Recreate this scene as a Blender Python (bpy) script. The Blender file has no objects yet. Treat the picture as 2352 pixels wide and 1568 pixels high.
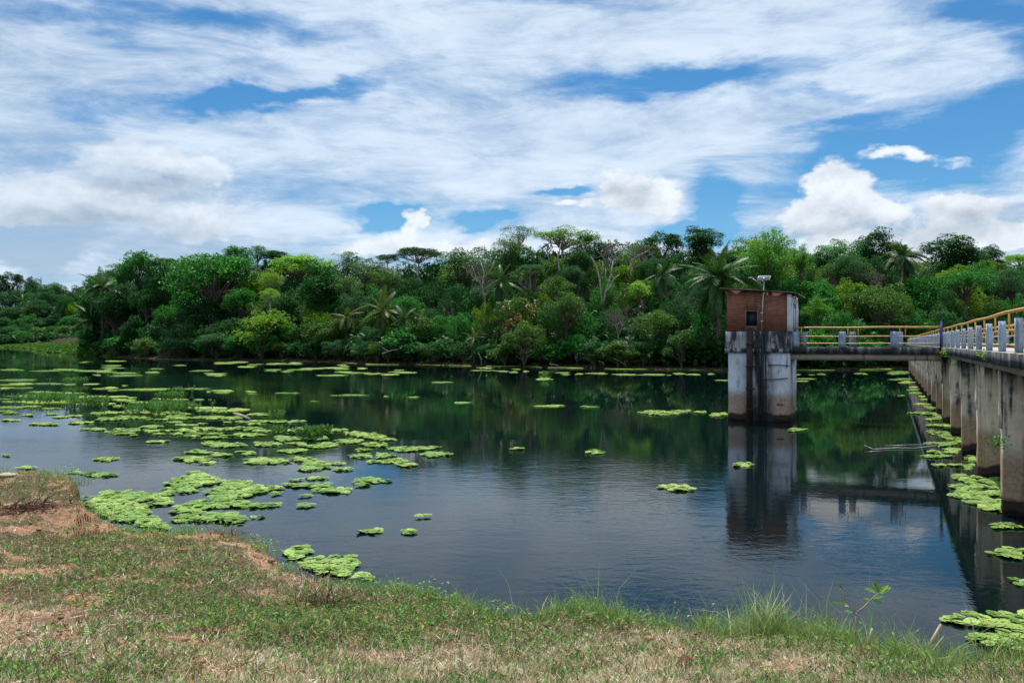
import bpy, math, random
import numpy as np
R = math.radians
rng = np.random.default_rng(7)
random.seed(7)
sc = bpy.context.scene
col = sc.collection

# ---------------------------------------------------------------- camera
CAMZ = 3.8          # eye above the water, metres
F = 1898.0          # focal length in units of a 2352-wide picture
CX, HY = 1176.0, 787.0
cam = bpy.data.objects.new('camera', bpy.data.cameras.new('camera'))
col.objects.link(cam)
cam.location = (0, 0, CAMZ)
cam.rotation_euler = (R(90) + math.atan2(3.0, F), 0, 0)
cam.data.sensor_width = 36.0
cam.data.lens = 36.0 * F / 2352.0
cam.data.clip_start = 0.1
cam.data.clip_end = 8000
sc.camera = cam

sc.view_settings.view_transform = 'Standard'
sc.view_settings.look = 'None'
sc.view_settings.exposure = 0.20
sc.view_settings.gamma = 1.0
sc.view_settings.use_curve_mapping = False
sc.cycles.use_denoising = True
sc.cycles.max_bounces = 6
sc.cycles.diffuse_bounces = 3
sc.cycles.glossy_bounces = 3
sc.cycles.transmission_bounces = 4
sc.cycles.transparent_max_bounces = 6
sc.cycles.sample_clamp_indirect = 4.0
sc.cycles.caustics_reflective = False
sc.cycles.caustics_refractive = False

SUN_EL, SUN_AZ = R(68), R(4)      # high noon sun, a little beyond the lake
# ---------------------------------------------------------------- node helpers
class NT:
    def __init__(s, tree):
        s.t = tree; s.n = tree.nodes; s.l = tree.links
    def node(s, typ, **kw):
        n = s.n.new(typ)
        for k, v in kw.items(): setattr(n, k, v)
        return n
    def put(s, sock, v):
        if hasattr(v, 'is_linked') or isinstance(v, bpy.types.NodeSocket): s.l.new(v, sock)
        else: sock.default_value = v
    def m(s, op, a, b=None, c=None, clamp=False):
        n = s.n.new('ShaderNodeMath'); n.operation = op; n.use_clamp = clamp
        s.put(n.inputs[0], a)
        if b is not None: s.put(n.inputs[1], b)
        if c is not None: s.put(n.inputs[2], c)
        return n.outputs[0]
    def xyz(s, x, y, z):
        n = s.n.new('ShaderNodeCombineXYZ')
        for i, v in enumerate((x, y, z)): s.put(n.inputs[i], v)
        return n.outputs[0]
    def sep(s, v):
        n = s.n.new('ShaderNodeSeparateXYZ'); s.put(n.inputs[0], v); return n.outputs
    def noise(s, vec, scale, detail=4, rough=.5, dist=0.0, lac=2.0):
        n = s.n.new('ShaderNodeTexNoise'); n.noise_dimensions = '3D'
        if vec is not None: s.l.new(vec, n.inputs['Vector'])
        n.inputs['Scale'].default_value = scale; n.inputs['Detail'].default_value = detail
        n.inputs['Roughness'].default_value = rough; n.inputs['Distortion'].default_value = dist
        n.inputs['Lacunarity'].default_value = lac
        return n.outputs[0]
    def map(s, vec, scale=(1,1,1), loc=(0,0,0), rot=(0,0,0)):
        n = s.n.new('ShaderNodeMapping'); s.l.new(vec, n.inputs[0])
        n.inputs['Location'].default_value = loc; n.inputs['Rotation'].default_value = rot
        n.inputs['Scale'].default_value = scale
        return n.outputs[0]
    def smooth(s, v, a, b, lo=0.0, hi=1.0):
        n = s.n.new('ShaderNodeMapRange'); n.interpolation_type = 'SMOOTHSTEP'
        s.put(n.inputs['Value'], v)
        n.inputs['From Min'].default_value = a; n.inputs['From Max'].default_value = b
        n.inputs['To Min'].default_value = lo; n.inputs['To Max'].default_value = hi
        return n.outputs[0]
    def mix(s, f, a, b, blend='MIX'):
        n = s.n.new('ShaderNodeMix'); n.data_type = 'RGBA'; n.blend_type = blend
        s.put(n.inputs[0], f)
        for i, v in ((6, a), (7, b)):
            if isinstance(v, tuple): n.inputs[i].default_value = (v[0], v[1], v[2], 1)
            else: s.l.new(v, n.inputs[i])
        return n.outputs[2]
    def gauss(s, x, y, x0, y0, a, b, rot=0.0):
        dx = s.m('SUBTRACT', x, x0); dy = s.m('SUBTRACT', y, y0)
        if rot:
            c, q = math.cos(rot), math.sin(rot)
            ex = s.m('ADD', s.m('MULTIPLY', dx, c), s.m('MULTIPLY', dy, q))
            ey = s.m('SUBTRACT', s.m('MULTIPLY', dy, c), s.m('MULTIPLY', dx, q))
            dx, dy = ex, ey
        e = s.m('ADD', s.m('POWER', s.m('ABSOLUTE', s.m('DIVIDE', dx, a)), 2.0), s.m('POWER', s.m('ABSOLUTE', s.m('DIVIDE', dy, b)), 2.0))
        return s.m('EXPONENT', s.m('MULTIPLY', e, -1.0))

# ---------------------------------------------------------------- world: Nishita sky with procedural clouds by direction
w = bpy.data.worlds.new('World'); sc.world = w; w.use_nodes = True
w.node_tree.nodes.clear()
T = NT(w.node_tree)
sky = T.node('ShaderNodeTexSky', sky_type='NISHITA', sun_disc=False, sun_elevation=SUN_EL, sun_rotation=SUN_AZ)
sky.altitude = 100; sky.air_density = 1.0; sky.dust_density = 0.3; sky.ozone_density = 3.0
tc = T.node('ShaderNodeTexCoord')
X, Y, Z = T.sep(tc.outputs['Generated'])
hyp = T.m('SQRT', T.m('ADD', T.m('MULTIPLY', X, X), T.m('MULTIPLY', Y, Y)))
el = T.m('DIVIDE', Z, T.m('MAXIMUM', hyp, .02))      # tangent of elevation
az = T.m('ARCTAN2', X, Y)
def ang(px, py):
    rx = (px - CX) / F
    a = math.atan(rx)
    return a, (HY - py) / F * math.cos(a)
zz = T.m('ADD', T.m('MAXIMUM', Z, 0.0), .10)
pl = T.xyz(T.m('DIVIDE', X, zz), T.m('DIVIDE', Y, zz), 0.0)
# ragged warp of the cloud outlines
sph = T.xyz(az, el, 3.3)
w1 = T.m('MULTIPLY', T.m('SUBTRACT', T.noise(T.map(sph, (5, 11, 1)), 1.0, 5, .6), .5), .16)
w2 = T.m('MULTIPLY', T.m('SUBTRACT', T.noise(T.map(sph, (6, 12, 1), (7, 3, 5)), 1.0, 5, .6), .5), .11)
A2 = T.m('ADD', az, w1); E2 = T.m('ADD', el, w2)
def gsum(lst):
    tot = None
    for (px, py, wx, wy, k, rot) in lst:
        a, e = ang(px, py)
        g = T.m('MULTIPLY', T.gauss(A2, E2, a, e, wx / F * math.cos(a) ** 2, wy / F, rot), k)
        tot = g if tot is None else T.m('ADD', tot, g)
    return tot
gaps = gsum([(560, 70, 330, 38, .16, 0), (1560, 165, 330, 38, .30, .02), (1900, 210, 200, 25, .18, -.1), (650, 222, 260, 24, .30, .12), (2280, 40, 170, 50, .26, -.3),
             (2260, 250, 160, 55, .24, 0), (2080, 350, 260, 52, .36, .22), (1960, 300, 120, 22, .2, .2), (2150, 400, 270, 50, .17, .1), (1290, 436, 75, 14, .34, 0), (880, 492, 100, 26, .42, 0),
             (1640, 470, 60, 55, .40, .5), (1140, 505, 90, 30, .33, 0), (1560, 530, 80, 20, .3, 0), (2330, 130, 60, 60, .15, 0), (1250, 5, 260, 20, .12, 0), (190, 15, 200, 40, .1, 0), (200, 240, 120, 26, .12, 0)])
s1 = T.noise(T.map(pl, (1.0, 1.5, 1), (3.1, 1.7, 0), (0, 0, .5)), .95, 11, .64, .45)
s2 = T.noise(T.map(pl, (.5, 1.0, 1), (9.1, 4.2, 0), (0, 0, .3)), .55, 4, .5, .2)
s3 = T.noise(T.map(sph, (7, 26, 1), (2, 1, 0), (0, 0, -.08)), 1.0, 10, .66, .5)
cov = T.m('ADD', T.m('ADD', T.m('MULTIPLY', s1, .45), T.m('MULTIPLY', s2, .22)), T.m('MULTIPLY', s3, .33))
cov = T.m('ADD', T.m('SUBTRACT', cov, gaps), .10)
sheet = T.smooth(cov, .35, .63)
cum = gsum([(1900, 440, 85, 42, 1.0, 0), (1880, 505, 170, 42, 1.0, 0), (2220, 480, 130, 45, .9, 0), (2110, 360, 130, 20, .62, .08), (1460, 440, 95, 75, 1.0, -.5), (1330, 478, 120, 18, .7, 0),
            (965, 500, 42, 32, 1.0, 0), (930, 560, 160, 28, .9, 0), (300, 355, 110, 75, 1.1, 0), (420, 400, 80, 60, .62, 0), (110, 420, 110, 60, .75, 0), (2230, 545, 190, 22, .5, 0), (140, 480, 200, 50, 1.0, 0), (450, 520, 200, 40, .9, 0), (1320, 570, 300, 22, .7, 0), (2352, 560, 280, 26, 1.0, 0), (2000, 570, 260, 26, .9, 0),
            (-300, 470, 250, 90, 1.0, 0), (2900, 480, 250, 70, 1.0, 0)])
cn = T.noise(T.map(sph, (17, 22, 1), (0, 0, 8)), 1.0, 7, .55, .1)
cf = T.noise(T.map(sph, (46, 60, 1), (1, 0, 3)), 1.0, 6, .6, .2)
cumf = T.m('ADD', T.m('ADD', cum, T.m('MULTIPLY', T.m('SUBTRACT', cn, .5), 1.1)), T.m('MULTIPLY', T.m('SUBTRACT', cf, .5), .5))
cuma = T.m('MULTIPLY', T.smooth(cumf, .34, .70), T.smooth(az, -.55, -.05, .80, 1.0))
# grey undersides
shade = gsum([(330, 425, 110, 34, .75, -.2), (150, 515, 220, 34, .55, 0), (60, 590, 260, 14, .4, 0), (500, 575, 200, 14, .3, 0), (1440, 455, 60, 36, .55, -.4), (1900, 535, 200, 20, .55, 0), (2200, 500, 120, 20, .35, 0), (450, 540, 160, 20, .3, 0), (60, 560, 200, 16, .4, 0), (2250, 520, 150, 18, .25, 0), (700, 600, 400, 12, .15, 0), (60, 200, 200, 200, .22, 0)])
cn2 = T.noise(T.map(sph, (17, 22, 1), (0, .55, 8)), 1.0, 7, .55, .1)
cf2 = T.noise(T.map(sph, (46, 60, 1), (1, .7, 3)), 1.0, 6, .6, .2)
lit = T.m('ADD', T.m('ADD', T.m('MULTIPLY', T.m('SUBTRACT', cn, cn2), 1.0), T.m('MULTIPLY', T.m('SUBTRACT', cf, cf2), .5)), .86)
lit = T.m('SUBTRACT', lit, shade, clamp=True)
cumc = T.mix(lit, (.36, .44, .54), (.87, .93, 1.0))
shn = T.m('SUBTRACT', T.m('ADD', T.m('MULTIPLY', s3, .9), T.m('MULTIPLY', s1, .9)), T.m('MULTIPLY', shade, .9))
shc = T.mix(T.smooth(shn, .50, 1.15), (.37, .50, .68), (.76, .87, 1.0))
hz = T.m('EXPONENT', T.m('MULTIPLY', T.m('MAXIMUM', el, 0.0), -16.0))
skyc = T.mix(1.0, sky.outputs[0], (.50, 1.10, 1.42), 'MULTIPLY')
bg1 = T.node('ShaderNodeBackground'); T.l.new(skyc, bg1.inputs[0]); bg1.inputs[1].default_value = .064
cloudc = T.mix(cuma, shc, cumc)
cloudc = T.mix(T.m('MULTIPLY', hz, .55), cloudc, (.62, .71, .80))
alpha = T.m('MAXIMUM', T.m('MULTIPLY', sheet, .93), cuma)
alpha = T.m('MAXIMUM', alpha, T.m('MULTIPLY', hz, .85))
bg2 = T.node('ShaderNodeBackground'); T.l.new(cloudc, bg2.inputs[0]); bg2.inputs[1].default_value = .92
mx = T.node('ShaderNodeMixShader'); T.l.new(alpha, mx.inputs[0]); T.l.new(bg1.outputs[0], mx.inputs[1]); T.l.new(bg2.outputs[0], mx.inputs[2])
wo = T.node('ShaderNodeOutputWorld'); T.l.new(mx.outputs[0], wo.inputs[0])
w.cycles.sampling_method = 'MANUAL'; w.cycles.sample_map_resolution = 512

# ---------------------------------------------------------------- sun
import mathutils
sun = bpy.data.objects.new('sun', bpy.data.lights.new('sun', 'SUN')); col.objects.link(sun)
sun.data.energy = 5.0; sun.data.angle = R(.55); sun.data.color = (1.0, .955, .88)
SV = mathutils.Vector((math.cos(SUN_EL) * math.sin(SUN_AZ), math.cos(SUN_EL) * math.cos(SUN_AZ), math.sin(SUN_EL)))
sun.rotation_euler = SV.to_track_quat('Z', 'Y').to_euler()
sun.location = (0, 0, 60)

# ---------------------------------------------------------------- mesh helpers
class MB:
    """collects vertices, quads and tris; build() links ONE mesh object"""
    def __init__(s): s.v = []; s.q = []; s.t = []; s.n = 0; s.c = []
    def add(s, v, q=None, t=None, c=None):
        v = np.asarray(v, float).reshape(-1, 3)
        if q is not None and len(q): s.q.append(np.asarray(q, np.int64).reshape(-1, 4) + s.n)
        if t is not None and len(t): s.t.append(np.asarray(t, np.int64).reshape(-1, 3) + s.n)
        s.v.append(v); s.n += len(v)
        if c is None: c = np.full(len(v), .5)
        s.c.append(np.asarray(c, float))
    def box(s, x0, x1, y0, y1, z0, z1):
        v = [(x, y, z) for z in (z0, z1) for y in (y0, y1) for x in (x0, x1)]
        s.add(v, q=[(0, 2, 3, 1), (4, 5, 7, 6), (0, 1, 5, 4), (2, 6, 7, 3), (0, 4, 6, 2), (1, 3, 7, 5)])
    def tube(s, pts, rad, sides=6, cap=True, c=.5):
        pts = np.asarray(pts, float); n = len(pts)
        rad = np.full(n, rad) if np.isscalar(rad) else np.asarray(rad, float)
        d = np.gradient(pts, axis=0); d /= np.linalg.norm(d, axis=1)[:, None] + 1e-9
        ref = np.array([0, 0, 1.]) if abs(d[:, 2]).mean() < .8 else np.array([1., 0, 0])
        u = np.cross(d, ref); u /= np.linalg.norm(u, axis=1)[:, None] + 1e-9
        k = np.cross(d, u)
        a = np.arange(sides) * 2 * math.pi / sides
        v = pts[:, None, :] + rad[:, None, None] * (np.cos(a)[None, :, None] * u[:, None, :] + np.sin(a)[None, :, None] * k[:, None, :])
        v = v.reshape(-1, 3); q = []
        for i in range(n - 1):
            for j in range(sides):
                j2 = (j + 1) % sides
                q.append((i * sides + j, i * sides + j2, (i + 1) * sides + j2, (i + 1) * sides + j))
        t = []
        if cap:
            for j in range(1, sides - 1):
                t.append((0, j + 1, j)); b = (n - 1) * sides; t.append((b, b + j, b + j + 1))
        s.add(v, q, t, np.full(len(v), c))
    def mesh(s, name, attr=None, smooth=False):
        me = bpy.data.meshes.new(name)
        v = np.concatenate(s.v) if s.v else np.zeros((0, 3))
        q = np.concatenate(s.q) if s.q else np.zeros((0, 4), np.int64)
        t = np.concatenate(s.t) if s.t else np.zeros((0, 3), np.int64)
        me.vertices.add(len(v)); me.vertices.foreach_set('co', v.astype(np.float32).ravel())
        nl = len(q) * 4 + len(t) * 3
        me.loops.add(nl)
        me.loops.foreach_set('vertex_index', np.concatenate([q.ravel(), t.ravel()]).astype(np.int32))
        me.polygons.add(len(q) + len(t))
        ls = np.concatenate([np.arange(len(q)) * 4, len(q) * 4 + np.arange(len(t)) * 3]).astype(np.int32)
        me.polygons.foreach_set('loop_start', ls)
        if smooth: me.polygons.foreach_set('use_smooth', np.ones(len(ls), bool))
        me.update(calc_edges=True)
        if attr:
            cc = np.concatenate(s.c)
            if cc.ndim == 1:
                a = me.attributes.new(attr, 'FLOAT', 'POINT'); a.data.foreach_set('value', cc.astype(np.float32))
            else:
                a = me.attributes.new(attr, 'FLOAT_COLOR', 'POINT')
                a.data.foreach_set('color', np.concatenate([cc, np.ones((len(cc), 1))], 1).astype(np.float32).ravel())
        return me
    def build(s, name, mat, parent=None, loc=None, attr=None, smooth=False, meshname=None):
        return link(name, s.mesh(meshname or name, attr, smooth), mat, parent, loc)
def link(name, me, mat=None, parent=None, loc=None):
    if mat is not None and not me.materials: me.materials.append(mat)
    o = bpy.data.objects.new(name, me); col.objects.link(o)
    if parent is not None: o.parent = parent
    if loc is not None: o.location = loc
    return o
def thing(name, label, cat, loc=(0, 0, 0), rz=0.0, group=None):
    o = bpy.data.objects.new(name, None); col.objects.link(o)
    o.location = loc; o.rotation_euler = (0, 0, rz); o['label'] = label; o['category'] = cat
    if group: o['group'] = group
    return o
def tag(o, label=None, cat=None, group=None, kind=None):
    for k, v in (('label', label), ('category', cat), ('group', group), ('kind', kind)):
        if v: o[k] = v
    return o
def vnoise(x, y, seed=0):
    """smooth value noise, numpy"""
    x = np.asarray(x, float); y = np.asarray(y, float)
    xi = np.floor(x).astype(np.int64); yi = np.floor(y).astype(np.int64)
    fx = x - xi; fy = y - yi; fx = fx * fx * (3 - 2 * fx); fy = fy * fy * (3 - 2 * fy)
    def h(a, b):
        n = (a * 374761393 + b * 668265263 + seed * 1442695041) & 0xffffffff
        n = ((n ^ (n >> 13)) * 1274126177) & 0xffffffff
        return ((n ^ (n >> 16)) & 0xffff) / 65535.0
    return (h(xi, yi) * (1 - fx) + h(xi + 1, yi) * fx) * (1 - fy) + (h(xi, yi + 1) * (1 - fx) + h(xi + 1, yi + 1) * fx) * fy
def fbm(x, y, o=4, seed=0):
    s = 0; a = .5; tot = 0
    for i in range(o):
        s = s + a * vnoise(x * 2 ** i, y * 2 ** i, seed + i * 17); tot += a; a *= .55
    return s / tot
def wat(px, py):
    """point of the water plane seen at that place of the photograph"""
    Yd = CAMZ * F / max(py - HY, 1.0)
    return ((px - CX) / F * Yd, Yd)

# ---------------------------------------------------------------- materials
def newmat(name):
    m = bpy.data.materials.new(name); m.use_nodes = True; m.node_tree.nodes.clear()
    return m, NT(m.node_tree)
def finish(T, shader, disp=None):
    o = T.node('ShaderNodeOutputMaterial'); T.l.new(shader, o.inputs[0])
def principled(T, colr, rough=.8, spec=.3, normal=None, metal=0.0):
    p = T.node('ShaderNodeBsdfPrincipled')
    if isinstance(colr, tuple): p.inputs['Base Color'].default_value = (*colr, 1)
    else: T.l.new(colr, p.inputs['Base Color'])
    T.put(p.inputs['Roughness'], rough); p.inputs['Specular IOR Level'].default_value = spec
    p.inputs['Metallic'].default_value = metal
    if normal is not None: T.l.new(normal, p.inputs['Normal'])
    return p.outputs[0]
def bump(T, h, strength=.5, dist=.02):
    b = T.node('ShaderNodeBump'); T.l.new(h, b.inputs['Height']); T.put(b.inputs['Strength'], strength); b.inputs['Distance'].default_value = dist
    return b.outputs[0]
def plain(name, c, rough=.6, spec=.3, var=.25, scale=6.0, metal=0.0):
    m, T = newmat(name)
    g = T.node('ShaderNodeNewGeometry').outputs['Position']
    n = T.noise(g, scale, 5, .6)
    f = T.smooth(n, .3, .7)
    cc = T.mix(f, tuple(x * (1 - var) for x in c), tuple(min(1, x * (1 + var)) for x in c))
    finish(T, principled(T, cc, rough, spec, bump(T, n, .3, .01), metal))
    return m
def foliage(name, ca, cb, trans=.22, gloss=.35, rough=.5, var=.35, extra=None, aged=None):
    m, T = newmat(name)
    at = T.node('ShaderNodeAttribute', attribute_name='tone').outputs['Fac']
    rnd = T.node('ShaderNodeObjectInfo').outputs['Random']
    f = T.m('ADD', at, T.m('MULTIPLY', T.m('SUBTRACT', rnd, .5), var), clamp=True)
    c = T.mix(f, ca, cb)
    if extra:      # leaves of another colour gathered on some boughs
        tcn = T.node('ShaderNodeTexCoord').outputs['Object']
        n = T.noise(tcn, .55, 3, .5)
        c = T.mix(T.smooth(n, .54, .62), c, extra)
    if aged:
        gP = T.node('ShaderNodeNewGeometry').outputs['Position']; na = T.noise(gP, 2.6, 4, .6)
        c = T.mix(T.smooth(na, .60, .72, 0, .75), c, aged)
        nb = T.noise(gP, .35, 3, .5); c = T.mix(T.smooth(nb, .45, .6, 0, .45), c, (.17, .34, .09))
    p = principled(T, c, rough, gloss)
    tr = T.node('ShaderNodeBsdfTranslucent'); T.l.new(T.mix(1.0, c, (1.5, 1.6, .7), 'MULTIPLY'), tr.inputs[0])
    mx = T.node('ShaderNodeMixShader'); mx.inputs[0].default_value = trans
    T.l.new(p, mx.inputs[1]); T.l.new(tr.outputs[0], mx.inputs[2])
    finish(T, mx.outputs[0])
    return m
M = {}
M['lush'] = foliage('lush_leaves', (.014, .115, .020), (.050, .24, .036), gloss=.12)
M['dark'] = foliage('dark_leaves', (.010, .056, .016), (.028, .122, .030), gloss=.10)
M['olive'] = foliage('olive_leaves', (.032, .098, .017), (.088, .19, .032), gloss=.12)
M['bright'] = foliage('bright_leaves', (.10, .26, .012), (.20, .40, .025), trans=.35)
M['blue'] = foliage('grey_green_leaves', (.020, .090, .036), (.062, .165, .062), gloss=.06, rough=.6)
M['bamboo'] = foliage('feathery_leaves', (.050, .18, .022), (.115, .30, .045), gloss=.12, trans=.35)
M['red'] = foliage('red_flecked_leaves', (.045, .12, .02), (.10, .20, .03), extra=(.22, .055, .03))
M['yellow'] = foliage('yellow_green_leaves', (.065, .165, .014), (.16, .27, .03), gloss=.12, trans=.35)
M['palm'] = foliage('palm_leaves', (.018, .065, .014), (.050, .13, .026), gloss=.28, rough=.45, trans=.2)
M['palmpale'] = foliage('pale_palm_leaves', (.04, .09, .02), (.12, .15, .04), gloss=.2, rough=.5)
M['deadfrond'] = foliage('dead_frond', (.06, .045, .03), (.14, .10, .06), gloss=.12)
M['greytwig'] = plain('grey_twigs', (.17, .145, .13), .9, .1)
M['palebark'] = plain('pale_bark', (.30, .26, .22), .9, .1, .4, 2.0)
M['bark'] = plain('dark_bark', (.10, .082, .065), .9, .1, .4, 2.0)
M['pistia'] = foliage('water_lettuce_leaves', (.06, .17, .03), (.42, .56, .17), trans=.25, gloss=.12, rough=.55, var=.75, aged=(.40, .36, .10))
M['hyacinth'] = foliage('hyacinth_leaves', (.035, .11, .02), (.10, .24, .04), gloss=.6, rough=.35)
# ================================================================ SETTING
# water
m, T = newmat('lake_water'); M['water'] = m
g = T.node('ShaderNodeNewGeometry').outputs['Position']
gx, gy, gz = T.sep(g)
n1 = T.noise(T.map(g, (1, 1.6, 1), rot=(0, 0, .25)), 2.6, 3, .55, .4)
n2 = T.noise(T.map(g, (1, 1.9, 1), rot=(0, 0, -.15)), .65, 3, .5, .3)
nf = T.noise(T.map(g, (1, 1.5, 1)), 9.0, 2, .5, .2)
mask = T.noise(T.map(g, (.6, 1.2, 1), (4, 2, 0)), .055, 4, .55, .6)
mk = T.smooth(mask, .46, .64)
def wg(px, py, a, b, k):
    x, y = wat(px, py); return T.m('MULTIPLY', T.gauss(gx, gy, x, y, a, b), k)
rp = T.m('ADD', wg(620, 880, 22, 9, 1.3), wg(1420, 1085, 3.6, 5.0, .9))
rp = T.m('ADD', rp, T.m('ADD', wg(300, 1000, 5, 6, .6), wg(1750, 1260, 2.5, 1.6, .8)))
rp = T.m('ADD', rp, wg(1250, 1300, 5, 3.5, .25))
calm = T.m('SUBTRACT', 1.0, T.smooth(gy, 20.0, 60.0, 0.0, .55))
amp = T.m('MULTIPLY', T.m('ADD', T.m('ADD', T.m('MULTIPLY', mk, .75), rp), .105), calm)
h = T.m('ADD', T.m('ADD', T.m('MULTIPLY', n1, .40), T.m('MULTIPLY', n2, .45)), T.m('MULTIPLY', nf, .10))
b = T.node('ShaderNodeBump'); T.l.new(T.m('MULTIPLY', h, amp), b.inputs['Height']); b.inputs['Strength'].default_value = 1.0; b.inputs['Distance'].default_value = .016
p = T.node('ShaderNodeBsdfPrincipled'); p.inputs['Base Color'].default_value = (.002, .007, .008, 1)
T.l.new(T.m('ADD', T.m('MULTIPLY', amp, .05), .018), p.inputs['Roughness']); p.inputs['IOR'].default_value = 1.25; p.inputs['Specular Tint'].default_value = (.82, .93, 1.0, 1)
T.l.new(b.outputs[0], p.inputs['Normal'])
finish(T, p.outputs[0])
mb = MB(); S = 2500
mb.add([(-S, -200, 0), (S, -200, 0), (S, S, 0), (-S, S, 0)], [(0, 1, 2, 3)])
tag(mb.build('lake_water', M['water']), 'dark calm lake water mirroring the forest and sky', kind='structure')

# ---- far terrain
SH = [(-2600, 200), (-900, 260), (-400, 620), (0, 700), (70, 515), (100, 343), (150, 290), (185, 257), (250, 222), (320, 205), (400, 187), (600, 175), (740, 167), (850, 148), (1000, 141), (1200, 130), (1500, 118), (1700, 112), (1850, 114), (2100, 120), (2400, 124), (2800, 115), (4000, 80)]
SHx = np.array([(a - CX) / F for a, _ in SH]); SHy = np.array([b for _, b in SH], float)
def shoreY(r): return np.interp(r, SHx, SHy)
def farz(x, y):
    x = np.asarray(x, float); y = np.asarray(y, float)
    r = x / np.maximum(y, 1)
    d = y - shoreY(r)
    u = np.clip(d / 75, 0, 1); hill = 15 * u * u * (3 - 2 * u)
    z = .25 + np.clip(d, 0, 8) * .06 + hill
    left = r < -.508
    u2 = np.clip((y - 800) / 170, 0, 1)
    zl = .3 + np.clip(d / 400, 0, 1) * 2.6 + 32 * u2 * u2 * (3 - 2 * u2) * np.clip((-.40 - r) / .11, .55, 1)
    z = np.where(left & (d > 0), zl, z)
    z = z + np.clip(d, 0, 30) / 30 * (fbm(x * .05, y * .05, 3, 5) - .5) * 3
    return np.where(d < 0, np.maximum(-2.0, d * .4), z)
rs = np.concatenate([np.linspace(-2.0, -.75, 30), np.linspace(-.74, .74, 240), np.linspace(.76, 1.6, 20)])
ds = np.concatenate([[-6, -2, -.7, 0, .8, 2, 4, 7], np.linspace(10, 110, 26), [150, 220, 320, 450, 600, 900, 1400, 2000]])
RR, DD = np.meshgrid(rs, ds); YY = shoreY(RR) + DD; XX = RR * YY
wob = (fbm(XX * .12, YY * .12, 3, 9) - .5) * 5 * np.clip(1 - abs(DD) / 8, 0, 1)
ZZ = farz(XX, YY + wob)
nr, nc = RR.shape
idx = np.arange(nr * nc).reshape(nr, nc)
q = np.stack([idx[:-1, :-1], idx[:-1, 1:], idx[1:, 1:], idx[1:, :-1]], -1).reshape(-1, 4)
mb = MB(); mb.add(np.stack([XX, YY, ZZ], -1), q)
m, T = newmat('forest_floor')
g = T.node('ShaderNodeNewGeometry').outputs['Position']
n = T.noise(g, .35, 6, .6); n2 = T.noise(g, 2.2, 5, .6)
c = T.mix(T.smooth(n, .35, .6), (.014, .020, .008), (.045, .036, .020))
gz = T.sep(g)[2]
c = T.mix(T.smooth(gz, .9, .35, 0.0, .8), c, T.mix(T.smooth(n2, .45, .7), (.03, .025, .015), (.11, .075, .05)))
finish(T, principled(T, c, .95, .1, bump(T, n2, .8, .2)))
tag(mb.build('hill_ground', m, smooth=True), 'dark forest floor rising from the far lake shore', kind='structure')

# ---- near bank
LIP = [(-1500, 1020), (-400, 1060), (0, 1078), (60, 1076), (110, 1084), (158, 1084), (176, 1106), (186, 1138), (205, 1162), (232, 1186), (262, 1203), (320, 1210), (400, 1218), (440, 1210), (503, 1210),
       (563, 1230), (616, 1250), (651, 1280), (700, 1306), (770, 1328), (860, 1342), (930, 1342), (1000, 1352), (1050, 1376), (1120, 1390), (1230, 1396), (1340, 1396),
       (1450, 1408), (1560, 1424), (1660, 1436), (1780, 1446), (1900, 1460), (1990, 1480), (2070, 1512), (2140, 1532), (2210, 1532), (2290, 1515), (2400, 1500), (2900, 1440), (6000, 1340)]
def zin(x, y):
    u = np.clip(-np.asarray(x, float) / 6, 0, 1); a = 3.6 + 2.4 * u * u * (3 - 2 * u)
    return .74 + 1.36 * np.exp(-(np.maximum(y - 3.6, 0) / a) ** 1.2)
def _solve(px, py):
    r = (px - CX) / F; lo, hi = 2.0, 60.0
    for _ in range(50):
        mid = (lo + hi) / 2
        if CAMZ - (py - HY) / F * mid > zin(r * mid, mid): lo = mid
        else: hi = mid
    return lo
LR = np.array([(a - CX) / F for a, _ in LIP]); LYd = np.array([_solve(a, b) for a, b in LIP])
def lipY(r):
    r = np.asarray(r, float); y = np.interp(r, LR, LYd)
    return y * (1 + (fbm(r * 26, r * 0 + 2.5, 4, 61) - .5) * .055 + (fbm(r * 110, r * 0 + 7.5, 2, 62) - .5) * .02)
def bankz(x, y, detail=True):
    x = np.asarray(x, float); y = np.asarray(y, float)
    ys = np.maximum(y, .5)
    r = x / ys
    ly = lipY(r); t = np.clip((y - 3.6) / (ly - 3.6), 0, 1)
    z = zin(x, y); lz = zin(r * ly, ly) - .03
    if detail:
        z = z + (fbm(x * 1.1, y * 1.1, 3, 3) - .5) * .26 * np.clip(1.3 - t, .5, 1) + np.where(x < -6, 1, 0) * (fbm(x * 2.5, y * 2.5, 3, 91) - .5) * .28 + (fbm(x * 5, y * 5, 3, 8) - .5) * .075 + (fbm(x * 22, y * 22, 2, 4) - .5) * .024
        ld = (ly - y); z = z - .13 * np.exp(-(np.maximum(ld, 0) / np.where(r < -.2, .8, .4)) ** 2) * (.3 + .7 * vnoise(x * 1.7, y * 1.7, 21))
    o = (y - ly) / np.where(r < -.2, .8, .6)
    z = np.where(o > 0, lz - .1 - (np.clip(o, 0, 1.6) ** .8) * 1.9 + (fbm(x * 5, y * 5, 3, 12) - .5) * .25 * np.clip(o * 3, 0, 1), z)
    return z
def bank_at(px, py):
    """world points of the bank seen at these places of the photograph (arrays)"""
    px = np.atleast_1d(np.asarray(px, float)); py = np.atleast_1d(np.asarray(py, float))
    r = (px - CX) / F; s = (py - HY) / F
    Ys = np.full(len(px), 2.0); done = np.zeros(len(px), bool)
    Yc = Ys.copy(); step = .04
    ly = lipY(r)
    for i in range(600):
        below = CAMZ - s * Yc <= bankz(r * Yc, Yc)
        done |= below
        if done.all(): break
        Yc = np.where(done, Yc, Yc + step * (1 + Yc * .06))
    return r * Yc, Yc, bankz(r * Yc, Yc), done & (Yc < ly + .05)
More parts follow.
